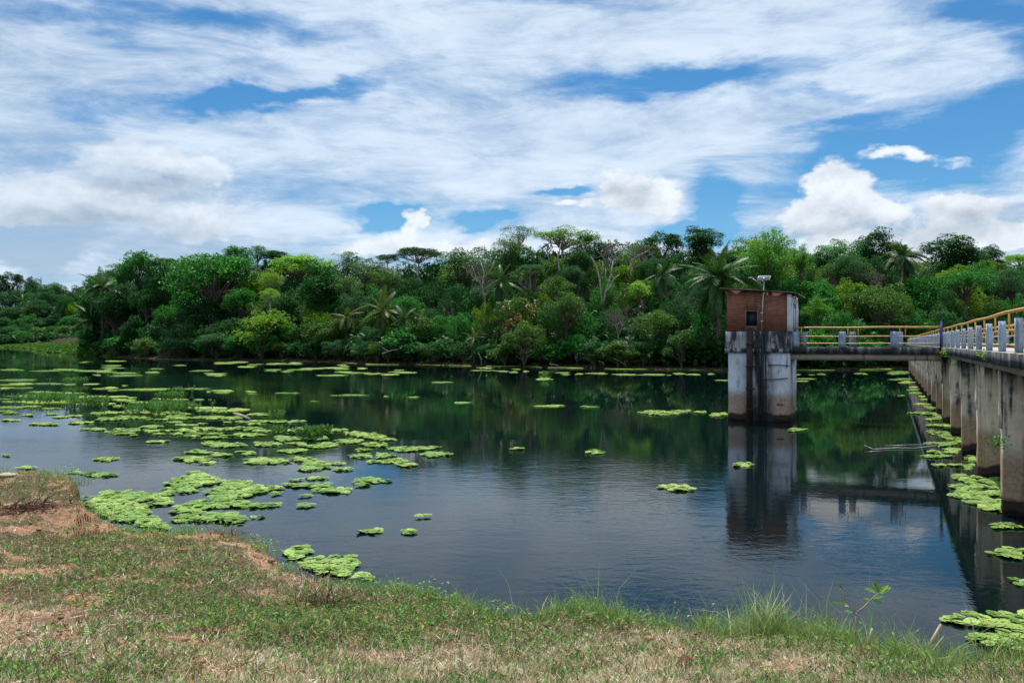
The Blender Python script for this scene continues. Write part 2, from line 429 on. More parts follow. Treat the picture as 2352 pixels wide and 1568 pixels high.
rs = np.concatenate([np.linspace(-3.0, -.75, 40), np.linspace(-.745, .745, 520), np.linspace(.76, 3.4, 50)])
ts = np.concatenate([np.linspace(0, 1, 210)[:-1] ** 1.25, [.9995]])
RR, TT = np.meshgrid(rs, ts)
LYY = lipY(RR)
YY = 1.2 + (LYY - 1.2) * TT
ex = np.linspace(.02, 1.3, 16)
RR2, EX = np.meshgrid(rs, ex)
YY2 = lipY(RR2) + EX * np.where(RR2 < -.2, 1.0, .6)
RRa = np.concatenate([RR, RR2]); YYa = np.concatenate([YY, YY2]); XXa = RRa * YYa
ZZa = bankz(XXa, YYa)
nr, nc = RRa.shape; idx = np.arange(nr * nc).reshape(nr, nc)
q = np.stack([idx[:-1, :-1], idx[:-1, 1:], idx[1:, 1:], idx[1:, :-1]], -1).reshape(-1, 4)
mb = MB()
def scr(x, y, z): return CX + x / y * F, HY + (CAMZ - z) / y * F
def gp(px, py, lst):
    s = 0
    for a, b_, wx, wy, k in lst: s = s + k * np.exp(-((px - a) / wx) ** 2 - ((py - b_) / wy) ** 2)
    return s
BARE = [(90, 1180, 150, 24, .6), (190, 1192, 80, 20, .85), (40, 1212, 120, 10, .4), (60, 1425, 190, 36, .85), (520, 1228, 120, 16, .7), (630, 1268, 50, 22, .9), (420, 1300, 60, 14, .4), (300, 1330, 60, 12, .5), (470, 1560, 170, 20, .45), (350, 1480, 130, 22, .6), (770, 1328, 110, 10, .9), (290, 1212, 80, 8, .6), (20, 1088, 40, 6, .5), (590, 1520, 120, 20, .3), (1430, 1556, 55, 10, .9), (1700, 1545, 200, 14, .25)]
px_, py_ = scr(XXa, YYa, ZZa)
bare_ = np.clip(gp(px_, py_, BARE) + (fbm(XXa * 3.1, YYa * 3.1, 4, 35) - .5) * 2.2 + .16 + (YYa > lipY(RRa) + .05) * .8, 0, 1)
mb.add(np.stack([XXa, YYa, ZZa], -1), q, None, bare_.ravel())
# ground behind the camera
bx = [-60, -20, -3.6, 0, 4.08, 20, 60]
v = [(x, 1.2, 2.1) for x in bx] + [(x, -60, 2.4) for x in bx]
mb.add([(a, b - .001, 2.09) for a, b, c in v], [(i + 7, i + 8, i + 1, i) for i in range(6)])
m, T = newmat('bank_soil')
g = T.node('ShaderNodeNewGeometry').outputs['Position']
n = T.noise(g, 1.1, 6, .62); n2 = T.noise(g, 9, 6, .65); n3 = T.noise(g, 60, 4, .6)
c = T.mix(T.smooth(n, .36, .62), (.13, .070, .040), (.36, .185, .108))
c = T.mix(T.smooth(n2, .42, .62, 0, .5), c, (.40, .29, .20))
c = T.mix(T.smooth(n3, .35, .6, .5, 0), c, (.13, .075, .05))
br_ = T.node('ShaderNodeAttribute', attribute_name='bare').outputs['Fac']
c = T.mix(T.smooth(T.m('ADD', br_, T.m('MULTIPLY', T.m('SUBTRACT', n2, .5), .8)), .25, .6), T.mix(T.smooth(n3, .4, .65), (.055, .04, .022), (.15, .11, .065)), c)  # thatch brown where not bare; shadow gaps between blades painted into this soil colour
gz = T.sep(g)[2]
c = T.mix(T.smooth(gz, .30, .02), c, (.05, .032, .022))
finish(T, principled(T, c, .95, .1, bump(T, T.m('ADD', n2, T.m('MULTIPLY', n3, .4)), .9, .03)))
M['soil'] = m
tag(mb.build('bank_ground', M['soil'], smooth=True, attr='bare'), 'reddish clay bank sloping down to the lake', kind='structure')
# ================================================================ BRIDGE, WALKWAY, PUMP HOUSE (one local frame)
JX, JY = 19.2, 36.9
RZ = -math.atan2(.415, .91)
ca, sa = math.cos(RZ), math.sin(RZ)
def jw(x, y): return (JX + ca * x - sa * y, JY + sa * x + ca * y)
def concrete(name, light, dark, stain=.5, waterline=True, streak=1.0, topdark=None, pipes=False):
    m, T = newmat(name)
    g = T.node('ShaderNodeTexCoord').outputs['Object']
    oi = T.node('ShaderNodeObjectInfo').outputs['Random']
    off = T.xyz(T.m('MULTIPLY', oi, 37.0), T.m('MULTIPLY', oi, 11.0), 0.0)
    va = T.node('ShaderNodeVectorMath'); T.l.new(g, va.inputs[0]); T.l.new(off, va.inputs[1]); g2 = va.outputs[0]
    st = T.noise(T.map(g2, (3.2, 3.2, .45 / streak)), 1.0, 6, .6, .3)
    bl = T.noise(g2, 1.6, 6, .6, .3)
    fine = T.noise(g2, 14, 5, .65)
    c = T.mix(T.smooth(bl, .35, .65), tuple(x * .78 for x in light), light)
    c = T.mix(T.smooth(fine, .55, .75, 0, .35), c, tuple(x * .5 for x in light))
    k = T.m('ADD', T.m('MULTIPLY', st, .65), T.m('MULTIPLY', bl, .35))
    c = T.mix(T.smooth(k, .62 - .22 * stain, .72 - .18 * stain), c, dark)
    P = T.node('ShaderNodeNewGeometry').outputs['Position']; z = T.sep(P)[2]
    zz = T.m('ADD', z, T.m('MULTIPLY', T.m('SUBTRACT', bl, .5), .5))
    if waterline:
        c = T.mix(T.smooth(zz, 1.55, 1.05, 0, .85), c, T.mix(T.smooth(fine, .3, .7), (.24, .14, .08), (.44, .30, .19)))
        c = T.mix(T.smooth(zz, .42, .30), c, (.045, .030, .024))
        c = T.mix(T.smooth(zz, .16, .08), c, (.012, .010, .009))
    if pipes:     # rust and oil run-off around the pipes
        gx_ = T.sep(g)[0]; dd = T.m('ABSOLUTE', T.m('ADD', gx_, 1.42))
        c = T.mix(T.m('MULTIPLY', T.smooth(dd, .95, .25), T.smooth(st, .32, .56)), c, (.045, .047, .058))
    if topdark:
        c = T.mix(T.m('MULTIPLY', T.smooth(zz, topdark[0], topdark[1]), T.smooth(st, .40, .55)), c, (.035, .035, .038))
    finish(T, principled(T, c, .9, .2, bump(T, fine, .6, .012)))
    return m
M['shaft'] = concrete('whitewashed_shaft', (.70, .75, .82), (.20, .20, .22), .42, pipes=True)
M['collar'] = concrete('blackened_concrete', (.48, .49, .53), (.035, .036, .042), 1.0, False)
M['fascia'] = concrete('mossy_fascia', (.22, .215, .21), (.030, .031, .036), 1.1, False)
M['beam'] = concrete('walkway_beam', (.42, .34, .28), (.13, .11, .10), .4, False)
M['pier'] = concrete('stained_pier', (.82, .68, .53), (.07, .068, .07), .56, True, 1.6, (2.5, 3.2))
M['deck'] = concrete('deck_concrete', (.42, .40, .37), (.22, .21, .2), .3, False)
M['bluepost'] = concrete('pale_blue_paint', (.36, .46, .59), (.15, .18, .24), .55, False)
M['yellow_rail'] = plain('yellow_rail_paint', (.62, .33, .05), .45, .5, .3, 9)
M['navy'] = plain('navy_paint', (.035, .05, .14), .5, .4, .3)
M['pipe_dark'] = plain('rusty_pipe', (.028, .020, .017), .7, .3, .5, 3)
M['pipe_blue'] = plain('dark_conduit', (.022, .027, .036), .6, .3, .3)
M['rebar'] = plain('rusted_rebar', (.07, .035, .02), .9, .1, .3)
M['whitewall'] = plain('white_wall_paint', (.60, .63, .66), .8, .2, .12, 3)
M['bluedoor'] = plain('blue_door_paint', (.10, .27, .48), .5, .4, .2)
M['roofmat'] = plain('fibre_cement_sheet', (.12, .11, .10), .9, .1, .4, 3)
M['dark_inside'] = plain('dark_interior', (.012, .018, .03), .5, .4, .3)
M['galv'] = plain('galvanised_steel', (.45, .47, .49), .4, .5, .15, 5, .6)
M['panelglass'] = plain('solar_glass', (.10, .11, .13), .15, .6, .2)
# clay block wall
m, T = newmat('clay_brick_wall')
g = T.node('ShaderNodeTexCoord').outputs['Object']
gx, gy, gz = T.sep(g)
vec = T.xyz(T.m('ADD', gx, gy), gz, 0.0)
br = T.node('ShaderNodeTexBrick'); T.l.new(vec, br.inputs['Vector'])
br.inputs['Scale'].default_value = 1.0; br.inputs['Brick Width'].default_value = .22; br.inputs['Row Height'].default_value = .078
br.inputs['Mortar Size'].default_value = .014; br.inputs['Mortar Smooth'].default_value = .3; br.inputs['Bias'].default_value = 0
br.inputs['Color1'].default_value = (.29, .115, .072, 1); br.inputs['Color2'].default_value = (.40, .175, .115, 1); br.inputs['Mortar'].default_value = (.17, .075, .055, 1)
n = T.noise(g, 2.3, 5, .6); n2 = T.noise(g, 11, 4, .6)
c = T.mix(T.smooth(n, .35, .7, 0, .45), br.outputs[0], (.13, .055, .038))
c = T.mix(T.smooth(n2, .66, .74, 0, .7), c, (.05, .03, .025))
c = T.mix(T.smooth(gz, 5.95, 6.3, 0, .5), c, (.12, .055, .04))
hh = T.m('ADD', T.m('MULTIPLY', br.outputs[1], -1.0), T.m('MULTIPLY', n2, .4))
finish(T, principled(T, c, .9, .15, bump(T, hh, .8, .012))); M['brick'] = m

def rough_box(x0, x1, y0, y1, z0, z1, step=.25, amp=.012, seed=1, low=0.0):
    """box made of a grid on every side, its faces and edges slightly uneven"""
    bm_v = {}; V = []; Q = []
    nx = max(1, round((x1 - x0) / step)); ny = max(1, round((y1 - y0) / step)); nz = max(1, round((z1 - z0) / step))
    def vid(i, j, k):
        key = (i, j, k)
        if key not in bm_v:
            x = x0 + (x1 - x0) * i / nx; y = y0 + (y1 - y0) * j / ny; z = z0 + (z1 - z0) * k / nz
            rr = random.Random(hash((seed, i, j, k)))
            a = amp
            lz = -low * rr.random() if (k == 0 and low) else 0
            V.append((x + rr.uniform(-a, a), y + rr.uniform(-a, a), z + rr.uniform(-a, a) * .6 + lz)); bm_v[key] = len(V) - 1
        return bm_v[key]
    for i in range(nx):
        for j in range(ny):
            Q.append((vid(i, j, 0), vid(i, j + 1, 0), vid(i + 1, j + 1, 0), vid(i + 1, j, 0)))
            Q.append((vid(i, j, nz), vid(i + 1, j, nz), vid(i + 1, j + 1, nz), vid(i, j + 1, nz)))
    for i in range(nx):
        for k in range(nz):
            Q.append((vid(i, 0, k), vid(i + 1, 0, k), vid(i + 1, 0, k + 1), vid(i, 0, k + 1)))
            Q.append((vid(i, ny, k), vid(i, ny, k + 1), vid(i + 1, ny, k + 1), vid(i + 1, ny, k)))
    for j in range(ny):
        for k in range(nz):
            Q.append((vid(0, j, k), vid(0, j, k + 1), vid(0, j + 1, k + 1), vid(0, j + 1, k)))
            Q.append((vid(nx, j, k), vid(nx, j + 1, k), vid(nx, j + 1, k + 1), vid(nx, j, k + 1)))
    b = MB(); b.add(V, Q); return b
DK = 3.60     # deck top
# ---- long footbridge
fb = thing('footbridge', 'long concrete footbridge on stained piers with yellow rails along the right edge', 'bridge', (JX, JY, 0), RZ)
rough_box(0, 2.4, -38, 81, DK - .13, DK, .5, .006, 3).build('deck', M['deck'], fb)
rough_box(-.04, .0, -38, 81, DK - .24, DK - .005, .22, .012, 4, .05).build('edge_beam', M['fascia'], fb)
rough_box(2.40, 2.44, -38, 81, DK - .24, DK - .005, .5, .010, 5, .04).build('edge_beam', M['fascia'], fb)
rough_box(.12, .42, -38, 81, DK - .42, DK - .135, .6, .008, 6).build('girder', M['beam'], fb)
rough_box(1.98, 2.28, -38, 81, DK - .42, DK - .135, .8, .008, 7).build('girder', M['beam'], fb)
pm = []
for s in range(3):
    b = rough_box(0, 2.12, -.26, .26, -1.2, DK - .425, .3, .012, 20 + s)
    b.add(*(lambda q: (np.concatenate(q.v), np.concatenate(q.q)))(rough_box(-.05, .0, -.16, .16, 1.9, DK - .43, .3, .01, 40 + s)))
    pm.append(b.mesh('pier'))
k = 0
for i in range(-3, 19):
    y = -20.2 + 5.6 * i
    if y > 79: break
    link('pier', pm[(i + 3) % 3], M['pier'], fb, (.14, y, 0))
# posts
pb = rough_box(-.066, .066, -.07, .07, 0, .68, .2, .004, 9).mesh('post')
cut = MB(); cut.tube([(0, 0, 0), (0, 0, .42)], .022, 6); sb = cut.mesh('rail_stub')
ys = [-7.35 + 2.6 * i for i in range(-11, 34)]
for y in ys:
    for x in (.13, 2.27):
        if y < -36 or y > 80: continue
        link('post', pb, M['bluepost'], fb, (x, y, DK - .003))
        link('rail_stub', sb, M['yellow_rail'], fb, (x + (.13 if x < 1 else -.13), y, DK + .46))
for x in (.26, 2.14):
    for z, rr_ in ((.88, .034), (.47, .024), (.15, .024)):
        y0, y1 = -37, 80.5
        pts = [(x, y, DK + z + .012 * math.sin(y * .9 + x)) for y in np.linspace(y0, y1, 90)]
        b = MB(); b.tube(pts, rr_, 6); b.build('rail', M['yellow_rail'], fb)
# weeds on the bridge edge
def weed_mesh(n, L, W, seed, spread=.12, up=.2):
    r_ = np.random.default_rng(seed); b = MB()
    c = r_.normal(0, 1, (n, 3)) * [spread, spread, spread * .7] + [0, 0, up]
    leafq(b, c, r_, L, W, .5); 
    for i in range(0, n, 4): b.tube([(0, 0, 0), tuple(c[i] * .6), tuple(c[i])], [.006, .004, .002], 3, c=.2)
    return b
def leafq(b, c, r_, L, W, upb=.5, tone=None, jit=.3):
    """rhombus leaves at centres c with scattered directions"""
    n = len(c)
    nr_ = r_.normal(0, 1, (n, 3)); nr_[:, 2] = np.abs(nr_[:, 2]) + upb * 1.6
    nr_ /= np.linalg.norm(nr_, axis=1)[:, None]
    t = r_.normal(0, 1, (n, 3)); t -= (t * nr_).sum(1)[:, None] * nr_; t /= np.linalg.norm(t, axis=1)[:, None]
    wv = np.cross(nr_, t)
    l = (L * (1 + jit * r_.uniform(-1, 1, n)))[:, None]; w_ = (W * (1 + jit * r_.uniform(-1, 1, n)))[:, None]
    v = np.stack([c - t * l / 2, c + wv * w_ / 2 + nr_ * w_ * .18, c + t * l / 2 - nr_ * l * .1, c - wv * w_ / 2 + nr_ * w_ * .18], 1).reshape(-1, 3)
    if tone is None: tone = r_.random(n)
    b.add(v, np.arange(4 * n).reshape(-1, 4), None, np.repeat(tone, 4))
for (x, y, z, n, s, lab) in [(-.07, -18.6, DK - .12, 40, .09, 'small green weed sprouting from the bridge edge above the second pier'), (-.05, -3.9, DK - .25, 46, .14, 'leafy weed hanging below the bridge edge near the walkway junction'),
                        (-.02, -21.0, 1.6, 60, .13, 'dark green weed growing on the side of the nearest pier'), (-.03, -9.0, 3.05, 36, .12, 'thin weed hanging from the top of a middle pier')]:
    wx, wy = jw(x, y)
    o = weed_mesh(n, .09, .045, n + 3, s, .05).build('weed', M['bright'] if z > 3.3 else M['lush'], None, (wx, wy, z), 'tone')
    tag(o, lab, 'weed')
# ---- navy post on the junction
b = MB(); b.box(-.06, .06, -.06, .06, 0, 1.16); b.box(-.075, .075, -.075, .075, 1.16, 1.18)
o = b.build('junction_post', M['navy'], fb, (-.03 + .0, .03 - .12, DK)); o['label'] = 'navy blue square post where the walkway joins'
# ---- short walkway to the pump house
wk = thing('access_walkway', 'short concrete walkway with yellow rails joining the brick pump house to the footbridge', 'walkway', (JX, JY, 0), RZ)
rough_box(-6.42, -.045, -.02, 1.60, DK - .30, DK - .004, .2, .012, 11, .03).build('deck', M['fascia'], wk)
rough_box(-6.44, -.05, .10, .40, DK - .62, DK - .305, .3, .008, 12).build('girder', M['beam'], wk)
rough_box(-6.44, -.05, 1.16, 1.46, DK - .62, DK - .305, .4, .008, 13).build('girder', M['beam'], wk)
pw = rough_box(-.15, .15, -.08, .08, 0, .72, .2, .004, 10).mesh('walkway_post')
for x, yy in [(-6.20, .08), (-4.15, .08), (-1.95, .08), (-5.95, 1.48), (-3.75, 1.48), (-1.7, 1.48)]:
    link('post', pw, M['bluepost'], wk, (x, yy, DK - .002))
    link('rail_stub', sb, M['yellow_rail'], wk, (x + .25, yy, DK + .50))
for yy in (.08, 1.48):
    for z, rr_ in ((.92, .036), (.50, .027), (.17, .027)):
        b = MB(); b.tube([(x, yy + .012 * math.sin(x), DK + z + .008 * math.sin(x * 2)) for x in np.linspace(-6.35, -.08, 14)], rr_, 6); b.build('rail', M['yellow_rail'], wk)
# ---- pump house on its shaft
TX = -6.46
tw = thing('pump_house', 'small brick pump house with a tin roof on a whitewashed concrete shaft in the lake', 'pump house', (*jw(TX, 0), 0), RZ)
rough_box(-2.915, 0, 0, 2.93, -1.5, 3.35, .3, .008, 31).build('shaft', M['shaft'], tw)
rough_box(-3.03, .10, -.10, 3.05, 3.353, 4.35, .25, .012, 32).build('collar', M['collar'], tw)
b = rough_box(-3.06, .13, -.13, -.102, 3.33, 3.52, .25, .01, 33); b.build('ledge', M['collar'], tw)
# brick walls (front with a window opening), sloping top
def slab_wall(name, mat, quads):   # quads: list of boxes
    b = MB()
    for bx_ in quads: b.box(*bx_)
    return b.build(name, mat, tw)
W0, W1 = -2.97, -.13
zt = lambda x: 6.14 + (6.40 - 6.14) * (x - .1) / (-3.1)
def front():
    b = MB(); y0, y1 = -.06, .10
    def pan(x0, x1, z0, z1a, z1b):
        v = [(x0, y0, z0), (x1, y0, z0), (x1, y0, z1b), (x0, y0, z1a), (x0, y1, z0), (x1, y1, z0), (x1, y1, z1b), (x0, y1, z1a)]
        b.add(v, [(0, 1, 2, 3), (5, 4, 7, 6), (4, 0, 3, 7), (1, 5, 6, 2), (3, 2, 6, 7), (4, 5, 1, 0)])
    pan(W0, -2.05, 4.353, zt(W0), zt(-2.05)); pan(-1.52, W1, 4.353, zt(-1.52), zt(W1))
    pan(-2.05, -1.52, 4.353, 4.60, 4.60); pan(-2.05, -1.52, 5.33, zt(-2.05), zt(-1.52))
    return b
front().build('front_wall', M['brick'], tw)
slab_wall('side_wall', M['brick'], [(W0, W0 + .15, .102, 3.0, 4.353, 6.35)])
slab_wall('rear_wall', M['brick'], [(W0, .0, 3.002, 3.14, 4.353, 6.1)])
b = rough_box(-.128, .10, -.085, .14, 4.353, 6.12, .4, .006, 35); b.build('corner_column', M['shaft'], tw)
b = MB(); b.box(.0, .085, .142, .62, 4.353, 6.1); b.box(.0, .085, 1.75, 3.0, 4.353, 6.1); b.box(.0, .085, .62, 1.75, 5.72, 6.1); b.build('side_wall', M['whitewall'], tw)['label'] = 'white painted side wall'
b = MB(); b.box(.03, .06, .70, 1.67, DK + .78, 5.66)
dr = b.build('door', M['bluedoor'], tw)
b = MB(); b.box(.02, .11, .622, .698, 4.353, 5.72); b.box(.02, .11, 1.672, 1.748, 4.353, 5.72); b.box(.02, .11, .698, 1.672, 5.662, 5.718); b.build('frame', M['bluedoor'], dr)
b = MB(); b.box(.062, .075, .80, 1.15, 4.5, 5.5); b.box(.062, .075, 1.25, 1.58, 4.5, 5.5); b.build('panel', M['whitewall'], dr)
b = MB(); b.tube([(.062, .78, 5.0), (.10, .78, 5.0), (.10, .78, 5.12), (.062, .78, 5.12)], .01, 5); b.build('handle', M['galv'], dr)
wn = MB(); wn.box(-2.05, -1.52, .07, .09, 4.60, 5.33)
wno = wn.build('window', M['dark_inside'], tw)
b = MB(); b.box(-2.07, -2.052, -.075, -.04, 4.582, 5.35); b.box(-1.518, -1.50, -.075, -.04, 4.582, 5.35); b.box(-2.052, -1.518, -.075, -.04, 5.332, 5.35); b.box(-2.052, -1.518, -.08, -.04, 4.57, 4.598); b.build('frame', M['beam'], wno)
b = MB()
for i in range(5): xx = -2.0 + i * .11; b.tube([(xx, .02, 4.60), (xx, .02, 5.33)], .008, 4)
b.build('bar', M['pipe_blue'], wno)
# corrugated roof sheet
b = MB(); n_ = 46
xs = np.linspace(-3.27, .42, 26); yr = np.linspace(-.32, 3.35, n_)
top = [(x, y, zt(x) + .05 + .028 * math.sin(y * 2 * math.pi / .18) + .012 * math.sin(x * 3) - (.10 * max(0, x - .1) ** 2 * 8)) for y in yr for x in xs]
A = np.array(top); B_ = A.copy(); B_[:, 2] -= .022; nx_ = len(xs)
qq = [(j * nx_ + i, j * nx_ + i + 1, (j + 1) * nx_ + i + 1, (j + 1) * nx_ + i) for j in range(n_ - 1) for i in range(nx_ - 1)]
N_ = len(A)
qb = [(a + N_, d + N_, c_ + N_, b_ + N_) for a, b_, c_, d in qq]
sd = [(i + 1, i, i + N_, i + 1 + N_) for i in range(nx_ - 1)] + [((n_ - 1) * nx_ + i, (n_ - 1) * nx_ + i + 1, (n_ - 1) * nx_ + i + 1 + N_, (n_ - 1) * nx_ + i + N_) for i in range(nx_ - 1)]
sd += [(j * nx_, (j + 1) * nx_, (j + 1) * nx_ + N_, j * nx_ + N_) for j in range(n_ - 1)] + [((j + 1) * nx_ + nx_ - 1, j * nx_ + nx_ - 1, j * nx_ + nx_ - 1 + N_, (j + 1) * nx_ + nx_ - 1 + N_) for j in range(n_ - 1)]
b.add(np.concatenate([A, B_]), qq + qb + sd); b.build('roof', M['roofmat'], tw)
b = MB()
for y in (.0, 1.5, 3.05): b.box(-3.1, .3, y + .105, y + .165, 6.02, 6.06)
b.build('rafter', M['bark'], tw)
# pipes and rods on the front
b = MB(); b.tube([(-1.84, -.34, -1.2), (-1.84, -.34, 2.2), (-1.83, -.34, 4.53)], .145, 14)
po = b.build('intake_pipe', M['pipe_dark'], tw, smooth=False); po['label'] = 'thick rusty vertical pipe'
for z in (.55, 1.55, 2.62, 3.70):
    b = MB(); b.tube([(-1.84, -.34, z), (-1.84, -.34, z + .07)], .185, 14); b.box(-2.02, -1.66, -.16, -.01 if z < 3.3 else -.12, z + .01, z + .06); b.build('clamp', M['rebar'], po)
for x, r_, zt_ in ((-1.42, .045, 4.25), (-1.27, .05, 4.33), (-1.10, .038, 4.3), (-1.19, .02, 4.2)):
    b = MB(); b.tube([(x, -.20, -1.0), (x + .01, -.19, 1.6), (x - .01, -.20, 3.2), (x + .015, -.20, zt_)], r_, 8); b.build('conduit', M['pipe_blue'], tw)
for (x0, x1, z, dz) in ((-1.0, -.02, 2.72, -.02), (-1.35, -.1, 2.02, .08), (-.62, -.3, .83, 0)):
    b = MB(); b.tube([(x0, -.06, z), ((x0 + x1) / 2, -.09, z + .02), (x1, -.05, z + dz)], .022, 6); b.build('rebar', M['rebar'], tw)
b = MB(); b.tube([(.12, .35, .6), (.12, .35, 3.3)], .06, 8); b.build('drain_pipe', M['whitewall'], tw)
# solar street lamp fixed to the wall
lp = thing('solar_street_lamp', 'thin steel lamp pole with a small solar panel rising above the pump house roof', 'street lamp', (*jw(TX - 1.30, -.16), 4.352), RZ)
b = MB(); b.tube([(0, 0, 0), (.06, 0, 1.4), (.13, 0, 2.62)], [.03, .028, .024], 8); b.build('pole', M['galv'], lp)
b = MB(); b.tube([(.11, 0, 2.2), (-.2, -.02, 2.42), (-.52, -.04, 2.62)], .018, 6); b.build('arm', M['galv'], lp)
b = MB(); b.box(-.62, -.40, -.09, .02, 2.58, 2.63); b.build('lamp_head', M['galv'], lp)
b = MB()
def tilt(x, y, z, a=R(32)): return (x, y * math.cos(a) - z * math.sin(a), y * math.sin(a) + z * math.cos(a))
v = [tilt(x, y, z) for z in (0, .035) for y in (-.2, .2) for x in (-.29, .29)]
b.add(np.array(v) + [.12, -.02, 2.56], [(0, 2, 3, 1), (4, 5, 7, 6), (0, 1, 5, 4), (2, 6, 7, 3), (0, 4, 6, 2), (1, 3, 7, 5)])
pno = b.build('solar_panel', M['galv'], lp)
b = MB(); v = [tilt(x, y, z) for z in (.037, .042) for y in (-.17, .17) for x in (-.26, .26)]
b.add(np.array(v) + [.12, -.02, 2.56], [(0, 2, 3, 1), (4, 5, 7, 6), (0, 1, 5, 4), (2, 6, 7, 3), (0, 4, 6, 2), (1, 3, 7, 5)]); b.build('cell_glass', M['panelglass'], pno)
for z in (.45, .85):
    b = MB(); b.box(-.05, .09, -.03, .095, z, z + .06); b.build('bracket', M['galv'], lp)
# ================================================================ TREES
def sph_dirs(r_, n, up=.15):
    d = r_.normal(0, 1, (n, 3)); d /= np.linalg.norm(d, axis=1)[:, None]
    d[:, 2] += up; d /= np.linalg.norm(d, axis=1)[:, None]
    return d
def clump_leaves(b, r_, clumps, per, L, W, upb=.6, shell=.72):
    """clumps: rows of x,y,z,rx,rz ; leaves lie in the outer part of each"""
    for (cx, cy, cz, rx, rz) in clumps:
        n = max(12, int(per * rx * rx / 2.2))
        d = sph_dirs(r_, n, .35)
        rad = shell + (1.12 - shell) * r_.random(n) ** .7
        rad *= 1 + .25 * np.sin(d[:, 0] * 5 + cx * 3) * np.cos(d[:, 1] * 4 + cz * 2)
        c = np.array([cx, cy, cz]) + d * rad[:, None] * [rx, rx, rz]
        tone = np.clip(.5 + (r_.random() - .5) * .5 + r_.normal(0, .18, n), 0, 1)
        leafq(b, c, r_, L, W, upb, tone)
def bough(p0, p1, r0, r1, r_, sag=.1, n=5):
    p0 = np.array(p0, float); p1 = np.array(p1, float)
    t = np.linspace(0, 1, n)[:, None]
    L = np.linalg.norm(p1 - p0)
    off = r_.normal(0, .06 * L, (n, 3)) * np.sin(t * math.pi)
    mid = p0 + (p1 - p0) * t; mid[:, 2] += (np.sqrt(t[:, 0]) - t[:, 0]) * L * .35
    return mid + off, np.linspace(r0, r1, n)
def crown_dome(seed, W=10.0, H=8.0, nc=40, per=95, L=.40, Wd=.21, cr=(1.0, 1.8), low=.10):
    r_ = np.random.default_rng(seed); b = MB(); bb = MB(); cl = []
    for i in range(nc):
        d = sph_dirs(r_, 1, .30)[0]
        k = .72 + .40 * r_.random() - (.35 if r_.random() < .25 else 0)
        c = np.array([d[0] * (W / 2 - .9) * k, d[1] * (W / 2 - .9) * k, H * (.5 + low) + d[2] * (H / 2 - .8) * k])
        rr_ = (cr[0] * .75 + (cr[1] * 1.1 - cr[0] * .75) * r_.random() ** 1.3) * (1.0 if c[2] > H * .35 else .8)
        cl.append((*c, rr_, rr_ * .68))
        if i % 2 == 0:
            p, q_ = bough((0, 0, 0), c, .16, .03, r_); bb.tube(p, q_, 5, False)
    clump_leaves(b, r_, cl, per, L, Wd)
    return b, bb, W, H
def crown_umbrella(seed, W=13.0, H=5.2, nc=62, per=120, L=.40, Wd=.21, thick=.5, layers=2):
    r_ = np.random.default_rng(seed); b = MB(); bb = MB(); cl = []
    for i in range(nc):
        a = r_.random() * 6.283; rad = (W / 2 - 1.0) * math.sqrt(r_.random())
        lay = r_.integers(layers)
        z = H - .7 - .9 * (rad / (W / 2)) ** 2 * 1.6 - lay * 1.25 * r_.uniform(.6, 1.2)
        x, y = rad * math.cos(a), rad * math.sin(a)
        rr_ = r_.uniform(.9, 1.7); cl.append((x, y, z, rr_, rr_ * thick))
        if i % 3 == 0:
            p, q_ = bough((0, 0, 0), (x, y, z - .3), .17, .03, r_, n=6); bb.tube(p, q_, 5, False)
            for k in range(2):
                m_ = p[3 + k]; e = np.array([x, y, z]) + r_.normal(0, 1.3, 3) * [1, 1, .3]
                p2, q2 = bough(m_, e, .06, .015, r_, n=4); bb.tube(p2, q2, 4, False)
    clump_leaves(b, r_, cl, per, L, Wd, .9, .5)
    return b, bb, W, H
def crown_feather(seed, W=11.0, H=11.0, n=46, L=.34, Wd=.085):
    """many arching stems with fine leaves (bamboo-like)"""
    r_ = np.random.default_rng(seed); b = MB(); bb = MB()
    for i in range(n):
        a = r_.random() * 6.283; lean = (W / 2) * math.sqrt(r_.random()); h_ = H * (1.0 - .45 * (lean / (W / 2)) ** 2) * r_.uniform(.72, 1.0)
        t = np.linspace(0, 1, 9)
        s0 = r_.normal(0, .5, 2)
        x = s0[0] + lean * math.cos(a) * t ** 1.7; y = s0[1] + lean * math.sin(a) * t ** 1.7; z = h_ * np.sin(t * 1.75) / np.sin(min(1.75, math.pi / 2))
        P_ = np.stack([x, y, z], 1); bb.tube(P_, np.linspace(.045, .012, 9), 3, False)
        m_ = int(150 * h_ / H)
        tt = .25 + .78 * r_.random(m_) ** .8; tt = np.clip(tt, 0, 1)
        c = np.stack([np.interp(tt, t, x), np.interp(tt, t, y), np.interp(tt, t, z)], 1)
        c += r_.normal(0, .34, (m_, 3)) * [1.2, 1.2, .8]
        tone = np.clip(.5 + (r_.random() - .5) * .6 + r_.normal(0, .15, m_), 0, 1)
        leafq(b, c, r_, L * 1.25, Wd * 1.7, .4, tone)
    return b, bb, W, H
